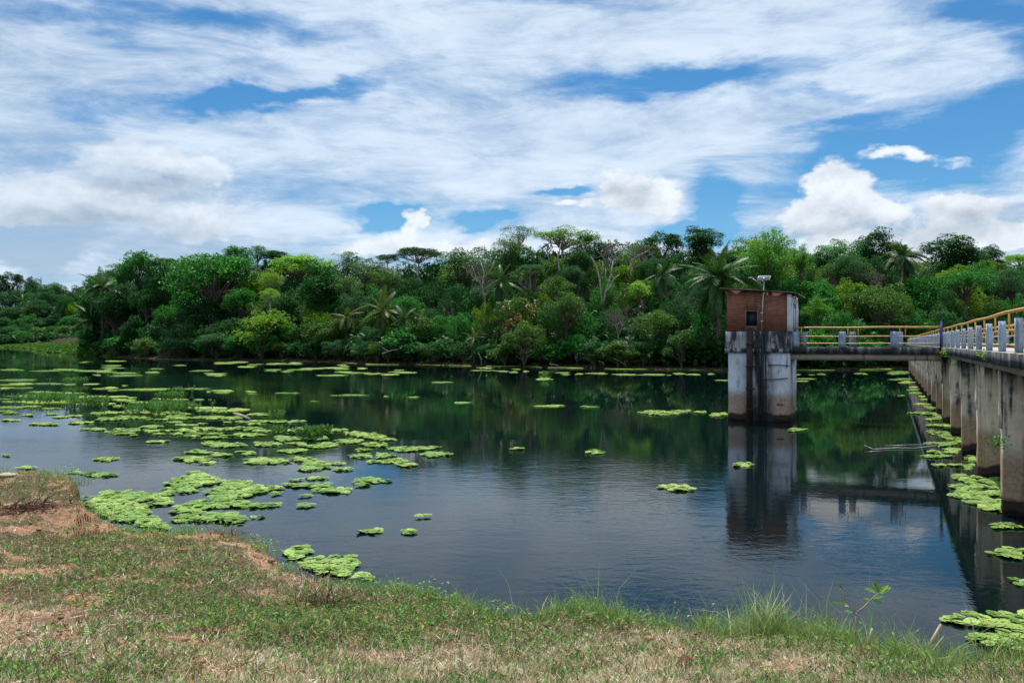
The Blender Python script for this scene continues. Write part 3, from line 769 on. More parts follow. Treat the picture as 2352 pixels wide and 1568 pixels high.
def crown_bare(seed, W=10.0, H=8.0, droop=0.0, depth=5, flat=1.0):
    r_ = np.random.default_rng(seed); b = MB(); bb = MB()
    def rec(p, d, L, rad, k):
        n = 4; pts = [p]; dd = d.copy()
        for i in range(n):
            dd = dd + r_.normal(0, .16, 3); dd[2] += (.06 - droop * (6 - k) * .05); dd /= np.linalg.norm(dd)
            pts.append(pts[-1] + dd * L / n)
        tgt = bb if k > 2 else b
        tgt.tube(pts, np.linspace(rad, rad * .6, n + 1), 5 if k > 3 else 3, False, .5)
        if k == 0: return
        for j in range(r_.integers(2, 4) + (2 if k < 2 else 1 if k < 3 else 0)):
            at = pts[r_.integers(2, n + 1)]
            nd = dd + r_.normal(0, .62, 3) * [1, 1, flat]; nd /= np.linalg.norm(nd)
            rec(at, nd, L * r_.uniform(.55, .82), max(.022, rad * .55), k - 1)
    for i in range(4):
        a = i * 1.57 + r_.random(); d = np.array([math.cos(a) * .7, math.sin(a) * .7, .8]); d /= np.linalg.norm(d)
        rec(np.zeros(3), d, H * .42, .13, depth)
    return b, bb, W, H
def frond_mesh(seed, L=6.0, arch=1.0, nl=58, leaf=1.0, lw=.085, hang=.5):
    """one palm frond in the local X-Z plane, leaving the origin along +X"""
    r_ = np.random.default_rng(seed); b = MB()
    t = np.linspace(0, 1, 10)
    x = L * np.sin(t * arch) / arch; z = -L * (1 - np.cos(t * arch)) / arch
    P_ = np.stack([x, r_.normal(0, .02, 10) * t, z], 1)
    b.tube(P_, np.linspace(.06, .012, 10), 4, False, .6)
    for sgn in (-1, 1):
        for i in range(nl):
            s = .10 + .90 * (i + r_.random() * .6) / nl
            px_, pz_ = np.interp(s, t, x), np.interp(s, t, z)
            tx, tz = math.cos(s * arch), -math.sin(s * arch)
            l = leaf * (math.sin(math.pi * min(1, s * .88 + .12)) ** .6) * r_.uniform(.85, 1.1) + .1
            d = np.array([tx * .55, sgn * .85, tz * .55 - hang * r_.uniform(.4, 1.1) + .12]); d /= np.linalg.norm(d)
            base = np.array([px_, 0, pz_]); mid = base + d * l * .5; d2 = d + [0, 0, -.35 * hang]; tip = mid + d2 * l * .5
            wv = np.array([tx, 0, tz]) * lw
            b.add([base - wv * .5, base + wv * .5, mid + wv * .6, mid - wv * .6, tip], [(0, 1, 2, 3)], [(3, 2, 4)], np.full(5, np.clip(.5 + r_.normal(0, .25), 0, 1)))
    return b
PROTO = {}
def proto(kind, mk, leafmat):
    b, bb, W, H = mk
    PROTO.setdefault(kind, []).append((b.mesh(kind + '_crown', 'tone'), bb.mesh(kind + '_branches'), W, H))
for s in range(3): proto('dome', crown_dome(100 + s, nc=46, per=150, L=.44, Wd=.26), None)
for s in range(3): proto('shrub', crown_dome(110 + s, W=8, H=6.5, nc=36, per=140, L=.40, Wd=.22, cr=(.8, 1.5), low=-.04), None)
for s in range(3): proto('fine', crown_dome(120 + s, W=10, H=7.5, nc=52, per=190, L=.32, Wd=.17, cr=(.8, 1.5)), None)
for s in range(2): proto('dense', crown_dome(130 + s, W=9, H=8.5, nc=48, per=190, L=.38, Wd=.23, cr=(1.1, 1.8)), None)
for s in range(3): proto('umbrella', crown_umbrella(140 + s), None)
for s in range(2): proto('airy', crown_umbrella(150 + s, W=11, H=6.0, nc=38, per=90, L=.36, Wd=.15, layers=3), None)
for s in range(2): proto('feather', crown_feather(160 + s), None)
for s in range(2): proto('bare', crown_bare(170 + s, W=11, H=8, flat=.6), None)
proto('droopy', crown_bare(181, W=7, H=5, droop=1.0, depth=5), None)
# trunk prototypes: height 1, radius about .16
TR = []
for s in range(3):
    r_ = np.random.default_rng(200 + s); b = MB()
    zz_ = np.linspace(0, 1.02, 8); off = np.cumsum(r_.normal(0, .05, (8, 2)), 0); off -= off[-1] * zz_[:, None]; off *= np.sin(zz_ * 3.0)[:, None] * 3
    b.tube(np.concatenate([off, zz_[:, None]], 1), np.linspace(.26, .15, 8), 7, False); TR.append(b.mesh('trunk'))
FR = {'arch': frond_mesh(1, arch=1.1), 'up': frond_mesh(2, arch=.75), 'coco': frond_mesh(3, L=4.6, arch=1.5, nl=54, leaf=1.0, hang=1.0), 'dead': frond_mesh(4, L=4.5, arch=.5, nl=20, leaf=.6, hang=1.6)}
FRM = {k: v.mesh('frond_' + k, 'tone') for k, v in FR.items()}
def setmat(o, mat):
    if not o.data.materials: o.data.materials.append(mat)
    o.material_slots[0].link = 'OBJECT'; o.material_slots[0].material = mat
def child(name, me, mat, parent, loc=(0, 0, 0), rot=(0, 0, 0), scl=(1, 1, 1)):
    if not me.materials: me.materials.append(mat)
    o = bpy.data.objects.new(name, me); col.objects.link(o); o.parent = parent
    o.location = loc; o.rotation_euler = rot; o.scale = scl; setmat(o, mat); return o
tcount = [0]
ORD = ['first', 'second', 'third', 'fourth', 'fifth', 'sixth', 'seventh', 'eighth', 'ninth', 'tenth', 'eleventh', 'twelfth']
def ordinals(items, limit=12):
    """items: (object, px, plain label); like labels become 'second from the left of ...'"""
    by = {}
    for o, px, lab in items: by.setdefault(lab, []).append((px, o))
    for lab, l in by.items():
        l.sort(key=lambda t: t[0])
        for i, (px, o) in enumerate(l):
            o['label'] = lab if len(l) == 1 or len(l) > limit else f'{lab}, {ORD[i]} from left'
FILL = []
def tree(px, top, wd, Yd, kind, mat, label, name='tree', group=None, bark='bark', sq=1.0, cat='tree', botpx=None):
    """tree whose crown top shows at (px, top) and whose crown is wd wide, standing at distance Yd"""
    r_ = random.Random(int(px * 31 + top * 7 + Yd)); tcount[0] += 1
    X_ = (px - CX) / F * Yd
    gz_ = float(farz(X_, Yd)); gz_ = max(gz_, .05)
    ztop = CAMZ + (HY - top) * Yd / F
    cm, bm_, W, H = r_.choice(PROTO[kind])
    s = wd * Yd / F / W
    hc = H * s * sq
    if botpx is not None:
        zb = CAMZ + (HY - botpx) * Yd / F; hc = max(.5, ztop - max(zb, gz_)); 
    tot = ztop - gz_
    if hc > tot * .97: hc = max(.6, tot * .97)
    sz = hc / H
    o = thing(name, label, cat, (X_, Yd, gz_), r_.uniform(0, 6.283), group)
    ht = max(.25, tot - hc)
    ts = max(.6, s * 1.1)
    if kind != 'feather': child('trunk', r_.choice(TR), M[bark], o, (0, 0, -.3), (0, 0, 0), (ts, ts, ht + .3))
    if len(bm_.vertices): child('branches', bm_, M[bark], o, (0, 0, ht), (0, 0, 0), (s, s, sz))
    child('crown', cm, M[mat], o, (0, 0, ht), (0, 0, 0), (s, s, sz))
    return o
def palm(px, cy, L_px, Yd, label, mat='palm', n=24, frond='arch', name='palm_tree', group=None, lean=0.0, dead=5, seed=0, pit=(78, -25), trunkw=1.0):
    """palm whose heart shows at (px, cy) with fronds L_px long"""
    r_ = random.Random(seed + int(px)); X_ = (px - CX) / F * Yd
    gz_ = max(.1, float(farz(X_, Yd))); zc = CAMZ + (HY - cy) * Yd / F
    o = thing(name, label, 'palm', (X_, Yd, gz_), 0, group)
    h_ = max(.5, zc - gz_); base = {'coco': 4.6, 'arch': 6.0, 'up': 6.0}[frond]
    s = L_px * Yd / F / (base * .85)
    b = MB(); t = np.linspace(0, 1, 9)
    b.tube(np.stack([-lean * (1 - t ** .7) * h_, t * 0, t * h_], 1), np.linspace(.24, .17, 9) * trunkw, 8, False)
    b.build('trunk', M['palebark'] if lean else M['bark'], o)
    for i in range(n):
        f = i / (n - 1)
        pitch = R(pit[0] + (pit[1] - pit[0]) * f ** .85 + r_.uniform(-16, 16)); yaw = i * 2.399 + r_.uniform(-.5, .5)
        me = FRM['up'] if (frond != 'coco' and f < .35) else FRM[frond]
        ss = s * r_.uniform(.62, 1.12)
        child('frond', me, M[mat], o, (0, 0, h_), (r_.uniform(-.5, .5), -pitch, yaw), (ss, ss, ss))
    for i in range(dead):
        child('dead_frond', FRM['dead'], M['deadfrond'], o, (0, 0, h_ - .2), (0, R(62 + r_.uniform(0, 22)), i * 2.4 + .3), (s * .8,) * 3)
    return o
# ---- trees one can pick out in the photograph
def sy(px, off): return float(shoreY((px - CX) / F)) + off
FT = [
 # px, top, width, offset behind shore, kind, material, label, extras
 (236, 634, 84, 13, 'dome', 'lush', 'rounded tree closing the left point of the forest', {'botpx': 730}),
 (214, 700, 66, 3, 'shrub', 'dark', 'dark bushy tree at the very tip of the left point', {}),
 (262, 672, 84, 6, 'dense', 'dark', 'dark dense tree just behind the left point palms', {}),
 (320, 587, 92, 26, 'dome', 'lush', 'tall rounded bright green tree near the left point of the forest', {}),
 (270, 606, 60, 16, 'airy', 'lush', 'layered tree with flat tufts at the left end of the skyline', {}),
 (376, 592, 70, 34, 'umbrella', 'dark', 'small flat-topped tree right of the leftmost rounded crown', {}),
 (490, 582, 205, 20, 'umbrella', 'lush', 'huge spreading green tree with forked limbs visible under its crown', {'botpx': 700}),
 (545, 570, 70, 36, 'dome', 'lush', 'narrow leafy crown peaking above the huge spreading tree', {}),
 (592, 566, 50, 38, 'fine', 'lush', 'pointed light green crown on the left skyline', {}),
 (632, 575, 62, 44, 'umbrella', 'dark', 'dark umbrella tree left of the flat yellow green canopy', {}),
 (697, 587, 148, 34, 'umbrella', 'bright', 'wide flat vivid yellow-green canopy on the skyline', {}),
 (797, 577, 75, 46, 'airy', 'olive', 'airy greyish umbrella tree right of the vivid flat canopy', {'bark': 'palebark'}),
 (742, 612, 112, 16, 'dense', 'dark', 'dense lumpy dark green tree below the vivid flat canopy', {'botpx': 742}),
 (845, 598, 88, 36, 'fine', 'olive', 'olive tree left of the tall dark umbrella trees', {}),
 (800, 640, 66, 20, 'fine', 'olive', 'dull olive tree right of the dense lumpy dark tree', {}),
 (620, 628, 62, 14, 'fine', 'yellow', 'small yellow-green crown above the bright dome at the shore', {'bark': 'palebark'}),
 (622, 664, 44, 9, 'fine', 'bright', 'tiny bright green crown just above the shore dome', {'bark': 'palebark'}),
 (604, 704, 138, 2.5, 'shrub', 'yellow', 'large bright yellow-green domed tree leaning over the left shore', {'botpx': 815}),
 (748, 730, 100, 3, 'shrub', 'olive', 'green domed tree at the shore right of the bright dome', {'botpx': 800}),
 (890, 584, 52, 40, 'umbrella', 'dark', 'small dark umbrella tree beside the taller layered one', {'bark': 'palebark'}),
 (962, 569, 112, 44, 'umbrella', 'dark', 'tall layered dark umbrella tree with sky between its bare trunks', {'bark': 'palebark', 'botpx': 606}),
 (885, 620, 76, 26, 'fine', 'olive', 'olive bushy crown under the pair of dark umbrella trees', {}),
 (1075, 573, 140, 36, 'fine', 'olive', 'broad olive dome in the middle of the skyline', {}),
 (1115, 598, 108, 15, 'bare', 'greytwig', 'leafless pale tree with fanned twigs left of the red-flecked tree', {'bark': 'palebark'}),
 (930, 748, 112, 3, 'shrub', 'lush', 'rounded green tree over the shore beside the forked dead branch', {}),
 (868, 786, 58, .8, 'shrub', 'yellow', 'small bush standing in the water edge by the dead forked branch', {}),
 (1192, 517, 92, 42, 'airy', 'blue', 'feathery light tree forming the tallest left peak of the middle skyline', {'bark': 'palebark'}),
 (1165, 553, 82, 34, 'fine', 'olive', 'olive crown below the tallest feathery tree', {}),
 (1292, 525, 150, 42, 'fine', 'yellow', 'wide yellowish canopy with a pale trunk on the middle skyline', {'bark': 'palebark', 'botpx': 575}),
 (1350, 540, 84, 44, 'fine', 'lush', 'green flat crown right of the wide yellowish canopy', {'bark': 'palebark'}),
 (1218, 607, 64, 20, 'umbrella', 'blue', 'small bluish domed tree with two thin stems', {'bark': 'palebark'}),
 (1330, 575, 60, 30, 'dense', 'dark', 'dark round crown behind the pale trunks', {}),
 (1313, 614, 58, 20, 'dense', 'blue', 'rounded grey-green crown left of the pale forked trunk', {'botpx': 660}),
 (1395, 545, 84, 34, 'bare', 'greytwig', 'leafless grey tree with a pale forked trunk', {'bark': 'palebark'}),
 (1470, 548, 135, 36, 'bare', 'greytwig', 'wide grey leafless umbrella tree on the skyline', {'bark': 'palebark', 'botpx': 610}),
 (1475, 562, 110, 40, 'airy', 'olive', 'thin greyish canopy behind the leafless umbrella tree', {'bark': 'palebark'}),
 (1520, 537, 90, 44, 'dome', 'dark', 'dark flat-topped tree right of the grey leafless umbrella', {}),
 (1612, 526, 96, 42, 'dense', 'dark', 'dark round-topped tree above the big palm', {'botpx': 590}),
 (1187, 659, 118, 5, 'shrub', 'red', 'dense tree with rusty red patches near the middle shore', {'botpx': 820}),
 (1280, 638, 82, 10, 'fine', 'olive', 'olive dome right of the red-flecked tree', {}),
 (1300, 676, 105, 5, 'fine', 'olive', 'soft green bushy tree in front of the olive dome', {}),
 (1468, 644, 58, 10, 'shrub', 'bright', 'small bright yellow-green crown below the grey leafless trees', {}),
 (1435, 766, 60, 1.2, 'droopy', 'greytwig', 'pale dead bush drooping to the waterline', {'bark': 'palebark', 'cat': 'dead bush'}),
 (1420, 696, 96, 6, 'bare', 'greytwig', 'tangle of leafless grey twigs above the drooping dead bush', {'bark': 'palebark'}),
 (1515, 716, 110, 5, 'fine', 'olive', 'spreading olive tree with grey twigs right of the drooping dead bush', {}),
 (1622, 700, 96, 4, 'shrub', 'lush', 'leafy green tree under the big palm beside the pump house', {'botpx': 800}),
 (1560, 660, 90, 12, 'bare', 'greytwig', 'leafless twiggy tree left of the big palm', {'bark': 'palebark'}),
 (1770, 521, 172, 20, 'feather', 'bamboo', 'huge feathery light green bamboo clump behind the pump house', {'name': 'bamboo_clump', 'cat': 'bamboo'}),
 (1840, 560, 80, 14, 'feather', 'bamboo', 'smaller bamboo clump right of the huge one', {'name': 'bamboo_clump', 'cat': 'bamboo'}),
 (1925, 556, 100, 40, 'fine', 'lush', 'green crown on the skyline right of the bamboo', {}),
 (2015, 535, 96, 42, 'dense', 'dark', 'tall dark peaked crown left of the coconut palm', {}),
 (1950, 590, 95, 28, 'fine', 'blue', 'grey-green bushy tree between the bamboo and the coconut palm', {}),
 (2010, 610, 80, 24, 'bare', 'greytwig', 'leafless grey tree left of the coconut palm trunk', {'bark': 'palebark'}),
 (2030, 658, 145, 10, 'fine', 'olive', 'wide light green bush above the walkway rails', {}),
 (1880, 676, 84, 6, 'feather', 'bamboo', 'light green leafy tree right behind the pump house door', {}),
 (2185, 551, 130, 44, 'dense', 'dark', 'big dark glossy crown right of the coconut palm', {'botpx': 640}),
 (2275, 572, 66, 46, 'dense', 'dark', 'dark rounded crown near the right end of the skyline', {}),
 (2345, 584, 80, 60, 'umbrella', 'bright', 'light green flat crown at the right end of the skyline', {}),
 (2215, 622, 128, 14, 'umbrella', 'lush', 'layered green umbrella tree above the right end of the bridge', {'botpx': 690}),
 (2325, 622, 90, 12, 'fine', 'blue', 'greyish bushy tree at the right edge above the rails', {}),
]
for (px, top, wd, off, kind, mat, lab, kw) in FT:
    tree(px, top, wd * 1.06, sy(px, off), kind, mat, lab, **kw)
palm(1650, 640, 92, sy(1650, 3.5), 'big oil palm with long arching fronds left of the pump house', n=44, dead=9, seed=3, pit=(84, -50), trunkw=1.8)
palm(2076, 590, 54, sy(2076, 24), 'tall coconut palm with a thin leaning trunk above the walkway', frond='coco', n=30, lean=.12, dead=7, seed=5, pit=(80, -30))
palm(235, 662, 62, sy(235, 3), 'arching palm at the left point of the forest', n=26, dead=3, seed=6, pit=(75, -40))
palm(212, 735, 50, sy(212, 1.5), 'low palm drooping over the water at the left point', n=22, dead=2, seed=16, pit=(70, -40), mat='palm')
palm(880, 716, 52, sy(880, 8), 'palm with yellowing fronds in the middle left of the forest', mat='palmpale', n=28, dead=2, seed=7, pit=(85, -55))
palm(928, 734, 44, sy(928, 7), 'green palm just right of the yellowing palm', n=26, dead=1, seed=8, pit=(85, -60))
palm(795, 728, 46, sy(795, 6), 'palm with pale drooping fronds over dark shade', mat='palmpale', n=18, dead=1, seed=9, pit=(50, -35))
palm(1150, 648, 52, sy(1150, 12), 'pale glossy palm left of the red-flecked tree', mat='palm', n=26, dead=2, seed=10, pit=(85, -60))
palm(1520, 632, 54, sy(1520, 15), 'bluish palm between the grey trees and the big palm', n=24, dead=2, seed=11, pit=(85, -60))
palm(1090, 776, 26, sy(1090, 1.5), 'small whitish palm low over the shore', mat='palmpale', n=16, dead=0, seed=13)
palm(1230, 590, 34, sy(1230, 28), 'small palm on a dark trunk below the wide yellowish canopy', n=16, dead=3, seed=14)
# ---- the rest of the forest, row by row
SKX = [190, 240, 330, 420, 545, 600, 700, 800, 870, 960, 1020, 1080, 1150, 1200, 1300, 1400, 1500, 1600, 1650, 1700, 1800, 1850, 1900, 2000, 2050, 2120, 2200, 2280, 2352, 2500]
SKY_ = [655, 612, 592, 594, 575, 577, 596, 590, 600, 606, 594, 582, 562, 552, 552, 560, 560, 548, 568, 550, 545, 560, 566, 558, 570, 580, 562, 578, 592, 600]
def zone(px):
    for lim, z in ((420, 'at the left point'), (700, 'left of the vivid flat canopy'), (1000, 'under the dark umbrellas'), (1300, 'around the red-flecked tree'), (1640, 'left of the big palm'), (1900, 'behind the pump house'), (2130, 'behind the walkway')):
        if px < lim: return z
    return 'behind the bridge end'
KN = {'dark': 'dark green', 'lush': 'fresh green', 'olive': 'olive green', 'blue': 'grey-green', 'yellow': 'yellow-green', 'bright': 'bright green', 'bamboo': 'light green'}
rf = random.Random(42)
rows = [(44, 'skyline', 78, 104, 'tree', 'tree in the uppermost canopy'), (32, (30, 62), 62, 92, 'tree', 'tree in the upper slope'), (19, (70, 112), 62, 92, 'tree', 'tree on the middle slope'),
        (9, (125, 165), 58, 88, 'shrub', 'low bushy tree'), (1.2, (178, 222), 56, 90, 'shrub', 'shrub overhanging the shore')]
for off, dep, w0, w1, kc, phrase in rows:
    px = 196 + rf.random() * 30
    while px < 2420:
        S0 = np.interp(px, SKX, SKY_)
        if dep == 'skyline': top = S0 + rf.uniform(6, 30)
        else: top = S0 + rf.uniform(*dep) * (1 if S0 > 560 else 1.05)
        base = HY + CAMZ * F / sy(px, 0)
        top = min(top, base - 48)
        if off > 8 and px < 230: px += 40; continue
        if off < 3 and px < 215: top = 745
        wd = rf.uniform(w0, w1)
        kind = rf.choice(['dome', 'dome', 'fine', 'fine', 'dense', 'umbrella'] if off > 25 else ['dome', 'fine', 'fine', 'dense', 'shrub', 'umbrella'] if off > 12 else ['shrub', 'shrub', 'fine', 'dense'])
        mat = rf.choice(['dark', 'dark', 'lush', 'olive', 'olive', 'blue', 'blue', 'lush', 'yellow'] if px > 600 else ['dark', 'lush', 'lush', 'dark', 'blue'])
        if off < 3: mat = rf.choice(['dark', 'dark', 'lush', 'blue', 'olive'])
        lab = f"{KN[mat]} {phrase} {zone(px)}"
        bp = top + rf.uniform(95, 150) * (1 if off > 15 else .8)
        o = tree(px, top, wd * 1.15, sy(px, off + rf.uniform(-1.5, 2.5)), kind, mat, lab, 'forest_tree' if kc == 'tree' else 'forest_shrub', group=lab, bark='bark' if off < 12 else rf.choice(['bark', 'bark', 'palebark']), botpx=(2000 if off < 12 else bp if kind not in ('umbrella', 'airy') else top + 75), cat='tree' if kc == 'tree' else 'shrub')
        FILL.append((o, px, lab)); px += wd * rf.uniform(.62, .82)
# undergrowth between the trunks: one leafy mass nobody could count
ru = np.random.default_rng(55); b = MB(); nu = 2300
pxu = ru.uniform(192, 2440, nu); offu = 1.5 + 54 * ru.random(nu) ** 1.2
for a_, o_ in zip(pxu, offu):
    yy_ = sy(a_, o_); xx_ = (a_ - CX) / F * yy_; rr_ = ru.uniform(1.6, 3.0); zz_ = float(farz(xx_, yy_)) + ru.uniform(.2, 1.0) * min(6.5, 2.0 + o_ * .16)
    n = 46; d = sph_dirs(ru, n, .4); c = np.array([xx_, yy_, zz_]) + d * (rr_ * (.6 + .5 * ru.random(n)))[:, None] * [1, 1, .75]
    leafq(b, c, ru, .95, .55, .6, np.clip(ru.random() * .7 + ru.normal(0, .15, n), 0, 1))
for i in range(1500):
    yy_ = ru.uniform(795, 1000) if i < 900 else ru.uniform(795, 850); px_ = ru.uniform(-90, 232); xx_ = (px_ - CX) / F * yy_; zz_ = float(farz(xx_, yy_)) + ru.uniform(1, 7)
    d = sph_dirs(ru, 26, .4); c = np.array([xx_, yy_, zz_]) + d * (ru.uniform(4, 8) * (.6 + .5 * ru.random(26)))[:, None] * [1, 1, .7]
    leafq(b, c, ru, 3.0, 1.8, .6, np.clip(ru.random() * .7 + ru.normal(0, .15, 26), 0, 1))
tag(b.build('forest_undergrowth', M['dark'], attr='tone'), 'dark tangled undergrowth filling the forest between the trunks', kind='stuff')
# ---- far hill at the left
FL = [(24, 628, 56, 'dome', 'dark', 'dark crown at the left end of the far hill'), (72, 642, 34, 'dense', 'dark', 'small dark crown left of the slender conifer on the far hill'), (122, 656, 42, 'dense', 'lush', 'rounded crown right of the slender conifer on the far hill'),
      (183, 661, 48, 'dense', 'dark', 'dark dome touching the left forest point on the far hill'), (168, 698, 40, 'fine', 'bright', 'bright yellow-green crown midway up the far hill'), (88, 690, 64, 'fine', 'blue', 'large greyish crown in the centre of the far hill'), (150, 676, 40, 'umbrella', 'blue', 'pale flat crown below the dark dome on the far hill')]
for (px, top, wd, kind, mat, lab) in FL:
    Yd = 985 if top < 670 else 900
    tree(px, top, wd, Yd, kind, mat, lab, 'far_tree', botpx=top + 50)
for (top0, Yd) in ((655, 975), (672, 940), (700, 905), (725, 870), (748, 838), (764, 812)):
    px = -70
    while px < 222:
        wd = rf.uniform(34, 54); mat = rf.choice(['dark', 'lush', 'blue', 'blue', 'olive'])
        lab = f"{KN[mat]} tree {'high' if Yd > 920 else 'halfway up' if Yd > 860 else 'low on'} the far hill ".replace('high the', 'high on the') + ('left of the conifer' if px < 94 else 'right of the conifer')
        o = tree(px, top0 + rf.uniform(-5, 10) + (6 if px > 100 and top0 < 660 else 0), wd, Yd + rf.uniform(-8, 8), rf.choice(['dome', 'fine', 'dense', 'shrub']), mat, lab, 'far_tree', group=lab, botpx=top0 + 52)
        FILL.append((o, px, lab)); px += wd * .62
ordinals(FILL, 12)
palm(52, 692, 22, 880, 'tiny palm on the far hill left of the greyish crown', n=16, dead=0, seed=21)
# slender conifer
r_ = np.random.default_rng(5); b = MB(); bb = MB()
Yd = 990; X_ = (94 - CX) / F * Yd; g0 = float(farz(X_, Yd)); zt_ = CAMZ + (HY - 636) * Yd / F; hh_ = zt_ - g0
bb.tube([(0, 0, 0), (0, 0, hh_)], [.3, .05], 6, False)
for i in range(26):
    z = hh_ * (.45 + .55 * i / 26); rr_ = 2.9 * (1 - i / 30)
    for k in range(6):
        a = k * 1.047 + i * .5; n = 16; t = r_.random(n)
        c = np.stack([math.cos(a) * rr_ * t, math.sin(a) * rr_ * t, z + .25 * t * rr_], 1) + r_.normal(0, .15, (n, 3)); leafq(b, c, r_, .5, .22, .6)
o = thing('conifer', 'slender conical araucaria-like conifer standing alone on the far hilltop', 'tree', (X_, Yd, g0))
bb.build('trunk', M['bark'], o); b.build('crown', M['dark'], o, attr='tone')
# forked dead branch, stems and a log at the shore
def stick(name, pts, rad, label, cat, mat='palebark', extra=()):
    b = MB(); b.tube(pts, rad, 6)
    for p_, q_ in extra: b.tube(p_, q_, 5)
    o = b.build(name, M[mat]); return tag(o, label, cat)
Yd = sy(895, -3)
P3 = lambda px, py, Yd: np.array([(px - CX) / F * Yd, Yd, CAMZ + (HY - py) * Yd / F])
stick('dead_branch', [P3(878, 812, Yd), P3(893, 806, Yd), P3(915, 802, Yd - .5)], [.13, .09, .04], 'bare whitish forked branch sticking out of the shore bush', 'branch', extra=[([P3(893, 806, Yd), P3(884, 802, Yd), P3(878, 798, Yd)], [.08, .05, .03])])
for j, (px, yy0, px1, yy1) in enumerate([(1106, 842, 1098, 812), (1262, 838, 1290, 846), (1375, 832, 1388, 842), (1410, 826, 1440, 845)]):
    Yd = sy(px, -1); stick('fallen_branch', [P3(px, yy0 - 3, Yd), P3((px + px1) / 2 + 3, (yy0 + yy1) / 2 - 4, Yd), P3(px1, yy1 - 3, Yd)], [.10, .08, .03], ['crooked pale stem at the shore left of the red-flecked tree', 'pale stick lying along the shore right of the red-flecked tree', 'short pale stick on the shore left of the drooping bush', 'leaning pale stem beside the drooping dead bush'][j], 'branch')
# tall fork of the grey tree (1390, 600-690)
def limbs(name, lab, segs, off):
    b = MB()
    for pts in segs:
        Yd = sy(pts[0][0], off); b.tube([P3(a, c_, Yd + (k_ * .15)) for k_, (a, c_, w_) in enumerate(pts)], [w_ * Yd / F / 2 for _, _, w_ in pts], 6)
    return tag(b.build(name, M['palebark']), lab, 'dead tree')
limbs('forked_trunk', 'pale pinkish forked bare trunk standing before dark foliage in the middle forest', [[(1385, 700, 7), (1391, 672, 6), (1398, 650, 5), (1404, 628, 4), (1408, 600, 3)], [(1391, 672, 4.5), (1400, 660, 4), (1410, 640, 3), (1424, 630, 2)], [(1383, 700, 5), (1380, 665, 4), (1377, 640, 4), (1370, 612, 3), (1358, 590, 2)], [(1377, 640, 3), (1386, 620, 2), (1384, 600, 1.5)], [(1398, 650, 3), (1390, 636, 2.4), (1392, 618, 2)]], 9)
limbs('bare_trunk', 'thin pale upright trunk under the wide yellowish canopy', [[(1284, 640, 5), (1284, 615, 4), (1282, 590, 4), (1288, 560, 3)]], 19)
limbs('bare_trunk', 'curved pale trunk below the tall layered dark umbrella tree', [[(968, 650, 4), (958, 630, 4), (955, 612, 3), (950, 590, 3)]], 27)
limbs('bare_trunk', 'pale crooked limb leaning out below the greyish skyline trees at right', [[(1448, 640, 5), (1452, 615, 5), (1448, 600, 4), (1470, 585, 3), (1492, 575, 2)], [(1448, 600, 3), (1440, 585, 2.4), (1432, 570, 1.6)]], 16)
limbs('dead_snag', 'leafless pale branches fanning out left of the red-flecked tree', [[(1112, 690, 5), (1108, 655, 4), (1112, 625, 3), (1104, 600, 2)], [(1108, 655, 3), (1092, 632, 2), (1084, 610, 1.4)], [(1110, 640, 3), (1128, 618, 2), (1136, 598, 1.4)], [(1112, 665, 3), (1130, 650, 2), (1148, 640, 1.4)]], 7)
# ================================================================ FLOATING PLANTS
def rosette(r_, rad, nl=11, seg=2):
    b = MB()
    for ring, (cnt, el_, k) in enumerate(((nl, .38, 1.0), (max(4, nl - 4), .95, .66), (3, 1.3, .4))):
        if seg == 1 and ring == 2: continue
        for i in range(cnt):
            a = (i + r_.uniform(-.25, .25)) * 6.283 / cnt + ring * .6
            L = rad * k * r_.uniform(.82, 1.12); wd = L * .42
            d = np.array([math.cos(a), math.sin(a), 0]); s_ = np.array([-d[1], d[0], 0]); up = np.array([0, 0, 1.])
            e = el_ + r_.uniform(-.15, .15)
            p0 = up * .008; p1 = d * L * .6 * math.cos(e * .8) + up * L * .6 * math.sin(e * .8) + up * .01
            p2 = p1 + d * L * .42 * math.cos(e * .35) + up * L * .42 * math.sin(e * .35)
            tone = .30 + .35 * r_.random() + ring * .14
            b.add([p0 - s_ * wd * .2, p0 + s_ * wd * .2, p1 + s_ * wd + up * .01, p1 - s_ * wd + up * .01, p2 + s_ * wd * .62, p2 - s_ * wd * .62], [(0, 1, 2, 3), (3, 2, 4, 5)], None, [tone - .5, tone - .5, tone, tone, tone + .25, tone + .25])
    return b
rr0 = np.random.default_rng(31)
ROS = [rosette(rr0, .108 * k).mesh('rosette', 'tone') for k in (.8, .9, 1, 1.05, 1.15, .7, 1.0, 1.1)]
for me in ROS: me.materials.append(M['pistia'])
LOW = []
for i in range(5):
    b = rosette(rr0, 1.0, 7, 1); LOW.append((np.concatenate(b.v), np.concatenate(b.q), np.concatenate(b.c)))
def inside(poly, x, y):
    c = np.zeros(len(x), bool); n = len(poly); j = n - 1
    for i in range(n):
        xi, yi = poly[i]; xj, yj = poly[j]
        with np.errstate(divide='ignore', invalid='ignore'):
            k = ((yi > y) != (yj > y)) & (x < (xj - xi) * (y - yi) / (yj - yi + 1e-12) + xi)
        c ^= k; j = i
    return c
